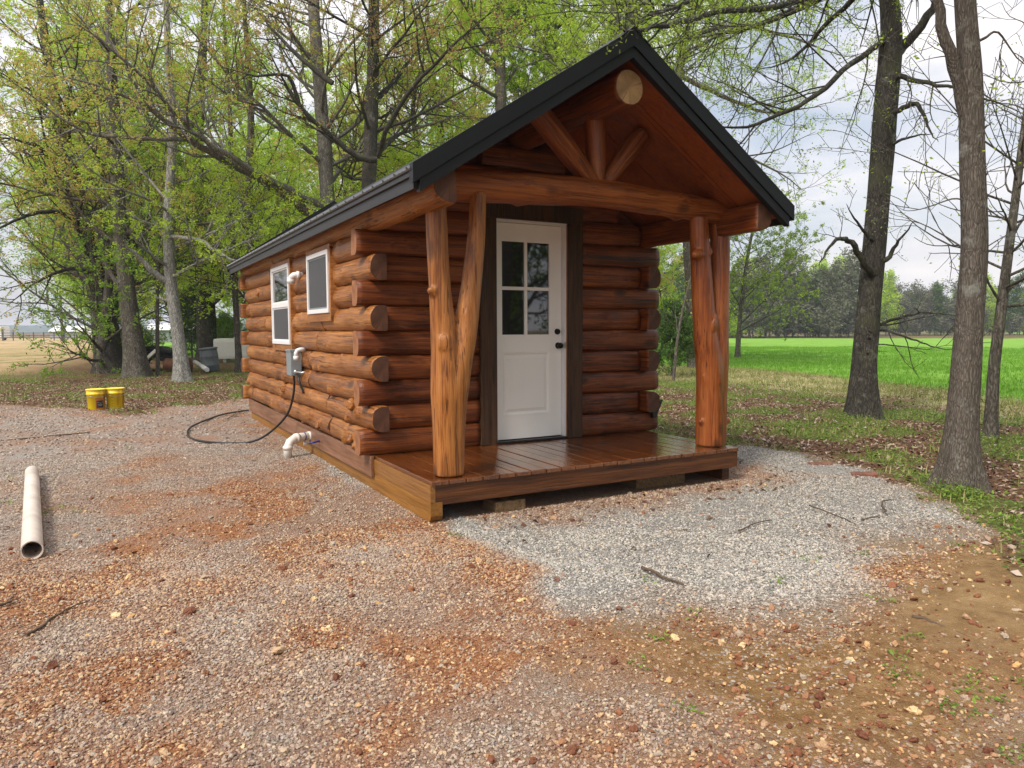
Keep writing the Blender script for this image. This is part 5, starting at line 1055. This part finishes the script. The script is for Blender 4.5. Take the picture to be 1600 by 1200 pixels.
# --- wood behind: four kinds copied about
kinds = []
for k in range(5):
    base = V3(400, 500, 60); base.z = GZ-.05; H = (17, 15, 18, 16, 14)[k]; rr = random.Random(80+k); pth = [base+Vector((rr.uniform(-.4, .4)*i*.4, rr.uniform(-.4, .4)*i*.4, H*i/5)) for i in range(6)]
    T_ = std_tree(70+k, base, pth, [.26, .22, .19, .15, .10, .03], 44, 3, .10, dict(dens=(1.6, 1.8, 2.2, 2.6), nleaf=9), (2.5, 5.5), .3, detail=False)
    kinds.append(T_.finish('tree', ('slender grey trunk with bright yellow green leaves in the wood behind the cabin', 'dark trunked leafy yellow green tree in the wood behind the cabin', 'slender tree with deeper green leaves in the wood behind the cabin', 'pale barked leafy tree in the wood behind the cabin', 'dark tree hung with tan buds in the wood behind the cabin')[k], 'tree', BK[('mid', 'dark', 'mid', 'pale', 'dark')[k]], LF[('yel', 'yel', 'grn', 'yel', 'bud')[k]], ('grey stemmed yellow green', 'dark stemmed yellow green', 'deeper green', 'pale barked', 'tan budded')[k]+' trees of the wood', (.045, .09), 4, .13))
rr = random.Random(5); spots = []
for k in range(400):
    u = rr.uniform(150, 1010); d = rr.uniform(28, 70)
    p = V3(u, 516, d); p.z = GZ-.05
    if all((p-q).length > 4.2 for q in spots) and not (195 < u < 345 and d < 95 and rr.random() < .75): spots.append(p)
    if len(spots) >= 26: break
for u, d in ((1085, 52), (1130, 66), (1035, 44)):
    p = V3(u, 516, d); p.z = GZ-.05; spots.append(p)
for i, p in enumerate(spots):
    src = kinds[i % 5] if i < 26 else kinds[i % 3]
    s_ = rr.uniform(.8, 1.15) if i < 26 else .33
    if i < 5: src.location = p; src.rotation_euler.z = rr.uniform(0, 6)
    else: copy_tree(src, p, rr.uniform(0, 6), s_)
# --- trees standing behind the photographer, seen in the door's glass
for (x, y, s_) in ((6.0, -7.5, .8), (8.5, -11.0, .9), (4.5, -13.0, 1.0), (11.5, -8.0, .9), (7.0, -17.0, 1.1)):
    c = copy_tree(kinds[2], (x, y, GZ-.05), x, s_, 'tree across the yard in front of the cabin, seen only mirrored in the door glass'); c['group'] = 'trees mirrored in the door glass'
# --- far tree line beyond the field
far = []
for k in range(6):
    base = V3(400, 500, 130); base.z = GZ; H = (13, 12, 14, 11, 13, 12)[k]; rr2 = random.Random(180+k); pth = [base+Vector((rr2.uniform(-.3, .3)*i, rr2.uniform(-.3, .3)*i, H*i/4)) for i in range(5)]
    conif = k in (2, 5)
    T_ = std_tree(170+k, base, pth, [.15, .13, .11, .08, .03], 52 if not conif else 70, 2, .06, dict(dens=(1.4, 1.6, 2.0), nleaf=7 if not conif else 9, tip=.012), (2, 4.5) if not conif else (1.2, 3.4), .2, detail=False, up=.6 if not conif else .2)
    far.append(T_.finish('tree', ('tall bare twigged tree in the far line beyond the green field', 'hazy green tree in the far line beyond the green field', 'tall dark pine in the far line beyond the green field', 'lower bare twigged tree in the far line beyond the green field', 'yellow green tree in the far line beyond the green field', 'shorter dark pine in the far line beyond the green field')[k], 'tree', BK['mid'], LF[('farbare', 'far', 'cedar', 'farbare', 'yel', 'cedar')[k]], 'far line '+('tall bare trees', 'green trees', 'tall pines', 'lower bare trees', 'yellow green trees', 'shorter pines')[k], (.14, .30), 3, .35))
rr = random.Random(9); i = 0
for row in range(4):
    u = 985
    while u < 1720:
        d = 112+row*9+rr.uniform(-3, 3); p = V3(u, 516, d); p.z = GZ
        hs = .88 if u < 1200 else (.86 if u < 1300 else (.92 if u < 1370 else .78)); hs *= rr.uniform(.8, 1.12)
        if 1350 < u < 1620: d *= 1.25; p = V3(u, 516, d); p.z = GZ
        k = rr.choice([0, 0, 1, 2, 3, 3, 4, 5])
        if i < 6: k = i; far[k].location = p; far[k].rotation_euler.z = rr.uniform(0, 6); far[k].scale = (hs,)*3
        else: copy_tree(far[k], p, rr.uniform(0, 6), hs)
        i += 1; u += rr.uniform(20, 36)

# ------------------------------------------------------------------ far things at left
M['tarp'] = plain('black plastic heap', (.012, .012, .013), .6, var=.5, scale=8, bump=.5); M['rust'] = plain('rusty drum', (.13, .045, .018), .7, var=.5, scale=6); M['barrel'] = plain('grey barrel', (.16, .18, .20), .5, var=.15)
M['tank'] = plain('white tank paint', (.72, .72, .70), .4, var=.05); M['fence'] = plain('weathered fence', (.09, .085, .08), .8); M['pole'] = plain('utility pole wood', (.14, .12, .10), .9)
def at_px(u, v, d): p = V3(u, v, d); return p
p = gb(236, 580); q = MB(); rings = []
for i in range(9):
    a = math.pi*i/8; n_ = []
    for j in range(25):
        b_ = math.pi*j/24; rr_ = 1+.12*noise.noise(Vector((i*.6, j*.5, 3))); n_.append(q.bm.verts.new(Vector((math.cos(b_)*1.0*rr_*(.5+.5*math.sin(a)) , -math.cos(a)*.55, math.sin(b_)*.92*rr_*(.55+.45*math.sin(a))))))
    rings.append(n_)
for a, b_ in zip(rings, rings[1:]):
    for j in range(24): f = q.bm.faces.new((a[j], a[j+1], b_[j+1], b_[j])); f.smooth = True
q.tube([(-.9, -.5, .25), (-.55, -.62, .62), (-.2, -.60, .80), (.3, -.6, .78), (.7, -.6, .6)], .10, 10)
o = q.build('scrap_heap', M['tarp']); o.location = (p.x+.2, p.y, GZ-.03); o.rotation_euler.z = -.35; tag(o, 'black plastic covered heap with an arched top behind the slim sapling', 'heap')
p = gb(262, 583); q = MB(); prof = []
for h in range(0, 12): prof.append((.24+(.012 if h in (1, 4, 7, 10) else 0), h*.075))
q.lathe([(0, 0)]+prof+[(0, .825)], (0, 0, 0), 28, 'X'); o = q.build('drum', M['rust']); o.location = (p.x-.05, p.y+.2, GZ+.22); o.rotation_euler.z = -.4; tag(o, 'rusty brown drum lying against the black heap', 'drum')
q = MB(); q.box((-.4, -.04, -.05), (.4, .04, .05), .02); o = q.build('board', M['pvc']); p = gb(230, 583); o.location = (p.x+.0, p.y-.35, GZ+.48); o.rotation_euler = (0, -.75, -.4); tag(o, 'short pale board leaning on the black heap', 'board')
p = gb(330, 581); e = empty('barrel', (p.x, p.y, GZ), 'grey plastic barrel standing in the weeds behind the white barked tree', 'barrel'); e.rotation_euler = (0.02, -.10, 0)
q = MB(); q.lathe([(0, 0), (.26, 0), (.285, .03), (.29, .2), (.30, .22), (.29, .24), (.295, .5), (.305, .52), (.295, .54), (.285, .72), (.27, .76)], (0, 0, 0), 32); q.build('body', M['barrel'], e)
q = MB(); q.lathe([(.27, .75), (.305, .755), (.31, .80), (.28, .815), (.27, .80), (0, .80)], (0, 0, 0), 32); q.build('rim', M['barrel'], e)
p0 = gb(305, 579); p1 = gb(324, 584); tube_thing('scrap_pipe', [Vector((p0.x, p0.y, GZ+.28)), Vector(((p0.x+p1.x)/2, (p0.y+p1.y)/2, GZ+.20)), Vector((p1.x, p1.y, GZ+.10))], .075, M['tank'], 'white plastic pipe in the weeds in front of the grey barrel', 'pipe')
p = gb(372, 566); e = empty('storage_tank', (p.x, p.y, GZ), 'white square shouldered tank on low feet left of the cabin rear corner', 'tank', None, -.35)
q = MB(); q.box((-.95, -.5, .12), (.95, .5, 1.05), .16); q.build('shell', M['tank'], e)
for s_ in (-.5, .5): q = MB(); q.box((s_-.06, -.35, -.02), (s_+.06, .35, .22), .01); q.build('foot', M['tank'], e)
q = MB(); q.lathe([(0, 1.12), (.13, 1.12), (.15, 1.10), (.15, 1.0)], (0, 0, 0), 20); q.build('dome_cover', M['tank'], e)
# board fence, pole, shed and trailer across the tan field
D0 = 116
fe = empty('board_fence', tuple(V3(80, 516, D0)[:2])+(GZ,), 'long dark board fence across the far side of the tan field', 'fence'); fo = Vector(fe.location); us = list(range(-60, 200, 16))
for i, u in enumerate(us):
    a = V3(u, 516, D0)-fo; q = MB(); h = 1.9 if i % 6 == 4 else 1.35; w_ = .12 if i % 6 == 4 else .07; q.box((a.x-w_, a.y-w_, -.05), (a.x+w_, a.y+w_, h)); q.build('post', M['fence'], fe)
for z in (.45, .85, 1.22):
    a = V3(us[0], 516, D0)-fo; b_ = V3(us[-1], 516, D0)-fo; q = MB(); q.tube([(a.x, a.y-.1, z), (b_.x, b_.y-.1, z)], .065, 4); q.build('rail', M['fence'], fe)
p = V3(97, 516, 105); pe = empty('utility_pole', (p.x, p.y, GZ), 'wooden utility pole rising above the tan field', 'pole'); q = MB(); q.tube([(0, 0, -.1), (0, 0, 5), (0, 0, 10)], [.20, .17, .13], 12); q.build('mast', M['pole'], pe); q = MB(); q.box((-1.2, -.06, 9.2), (1.2, .06, 9.35)); q.build('crossarm', M['pole'], pe)
p = V3(112, 516, 150); se = empty('shed', (p.x, p.y, GZ), 'low far shed with a white roof beyond the fence', 'shed', None, -.45); M['shedw'] = plain('shed wall grey', (.25, .26, .28), .8)
q = MB(); q.box((-3.0, -2.4, 0), (3.0, 2.4, 1.5)); q.build('wall', M['shedw'], se); q = MB(); q.poly([(-3.3, -2.7, 1.45), (-3.3, 2.7, 1.45), (-3.3, 0, 2.6)], (6.6, 0, 0)); q.build('roof', M['tank'], se)
q = MB(); q.box((3.4, -1.5, 0), (5.4, 1.5, 1.5), .15); o = q.build('side_bay', M['tank'], se)
p = V3(0, 516, 120); te = empty('trailer', (p.x, p.y, GZ), 'red and white trailer at the far left edge beyond the tan field', 'trailer', None, -.5); M['redp'] = plain('red paint', (.30, .05, .03), .5)
q = MB(); q.box((-2.6, -1.1, .5), (.9, 1.1, 2.3), .15); q.build('body', M['tank'], te); q = MB(); q.box((-2.5, -1.13, .9), (.6, 1.13, 1.5), .02); q.build('stripe', M['redp'], te)
for s_ in (-1.6, -.1):
    for yy in (-1.05, 1.05): q = MB(); q.lathe([(0, -.12), (.3, -.12), (.36, -.08), (.36, .08), (.3, .12), (0, .12)], (s_, yy, .36), 20, 'Y'); q.build('wheel', M['rubber'], te)
p = V3(275, 516, 95); he = empty('shed', (p.x, p.y, GZ), 'pale far building glimpsed between the left trunks', 'shed', None, -.4)
q = MB(); q.box((-3, -2, 0), (3, 2, 1.6)); q.build('wall', M['shedw'], he); q = MB(); q.poly([(-3.2, -2.3, 1.55), (-3.2, 2.3, 1.55), (-3.2, 0, 2.4)], (6.4, 0, 0)); q.build('roof', M['tank'], he)
# distant low ridge
q = MB(); M['hill'] = plain('far wooded hills', (.07, .11, .10), 1, var=.25, scale=.02)
bm = q.bm; tops = []; bots = []; backs = []
for i in range(121):
    a = YAW+(-1.3+2.6*i/120); r_ = 900+60*math.sin(i*.4); h = 11+7*noise.noise(Vector((i*.17, 2, 0)))+3*noise.noise(Vector((i*.9, 5, 0))); c_, s_ = math.sin(a), math.cos(a)
    bots.append(bm.verts.new((CX+c_*r_, CY+s_*r_, GZ-2))); tops.append(bm.verts.new((CX+c_*(r_+60), CY+s_*(r_+60), h))); backs.append(bm.verts.new((CX+c_*(r_+300), CY+s_*(r_+300), GZ-2)))
for i in range(120):
    bm.faces.new((bots[i], bots[i+1], tops[i+1], tops[i])); bm.faces.new((tops[i], tops[i+1], backs[i+1], backs[i]))
o = q.build('hills', M['hill']); tag(o, kind='structure')
# ------------------------------------------------------------------ air
hz_ = MB(); hz_.box((-420, -60, GZ-1.2), (620, 860, 34)); m, t, b = newmat('hazy air'); t.nodes.remove(b)
pv_ = N(t, 'ShaderNodeVolumePrincipled'); pv_.inputs['Density'].default_value = .0006; pv_.inputs['Color'].default_value = (.86, .91, 1, 1); t.links.new(pv_.outputs[0], t.nodes['Material Output'].inputs['Volume'])
tag(hz_.build('haze', m), 'thin hazy air over the fields', 'haze', kind='stuff')
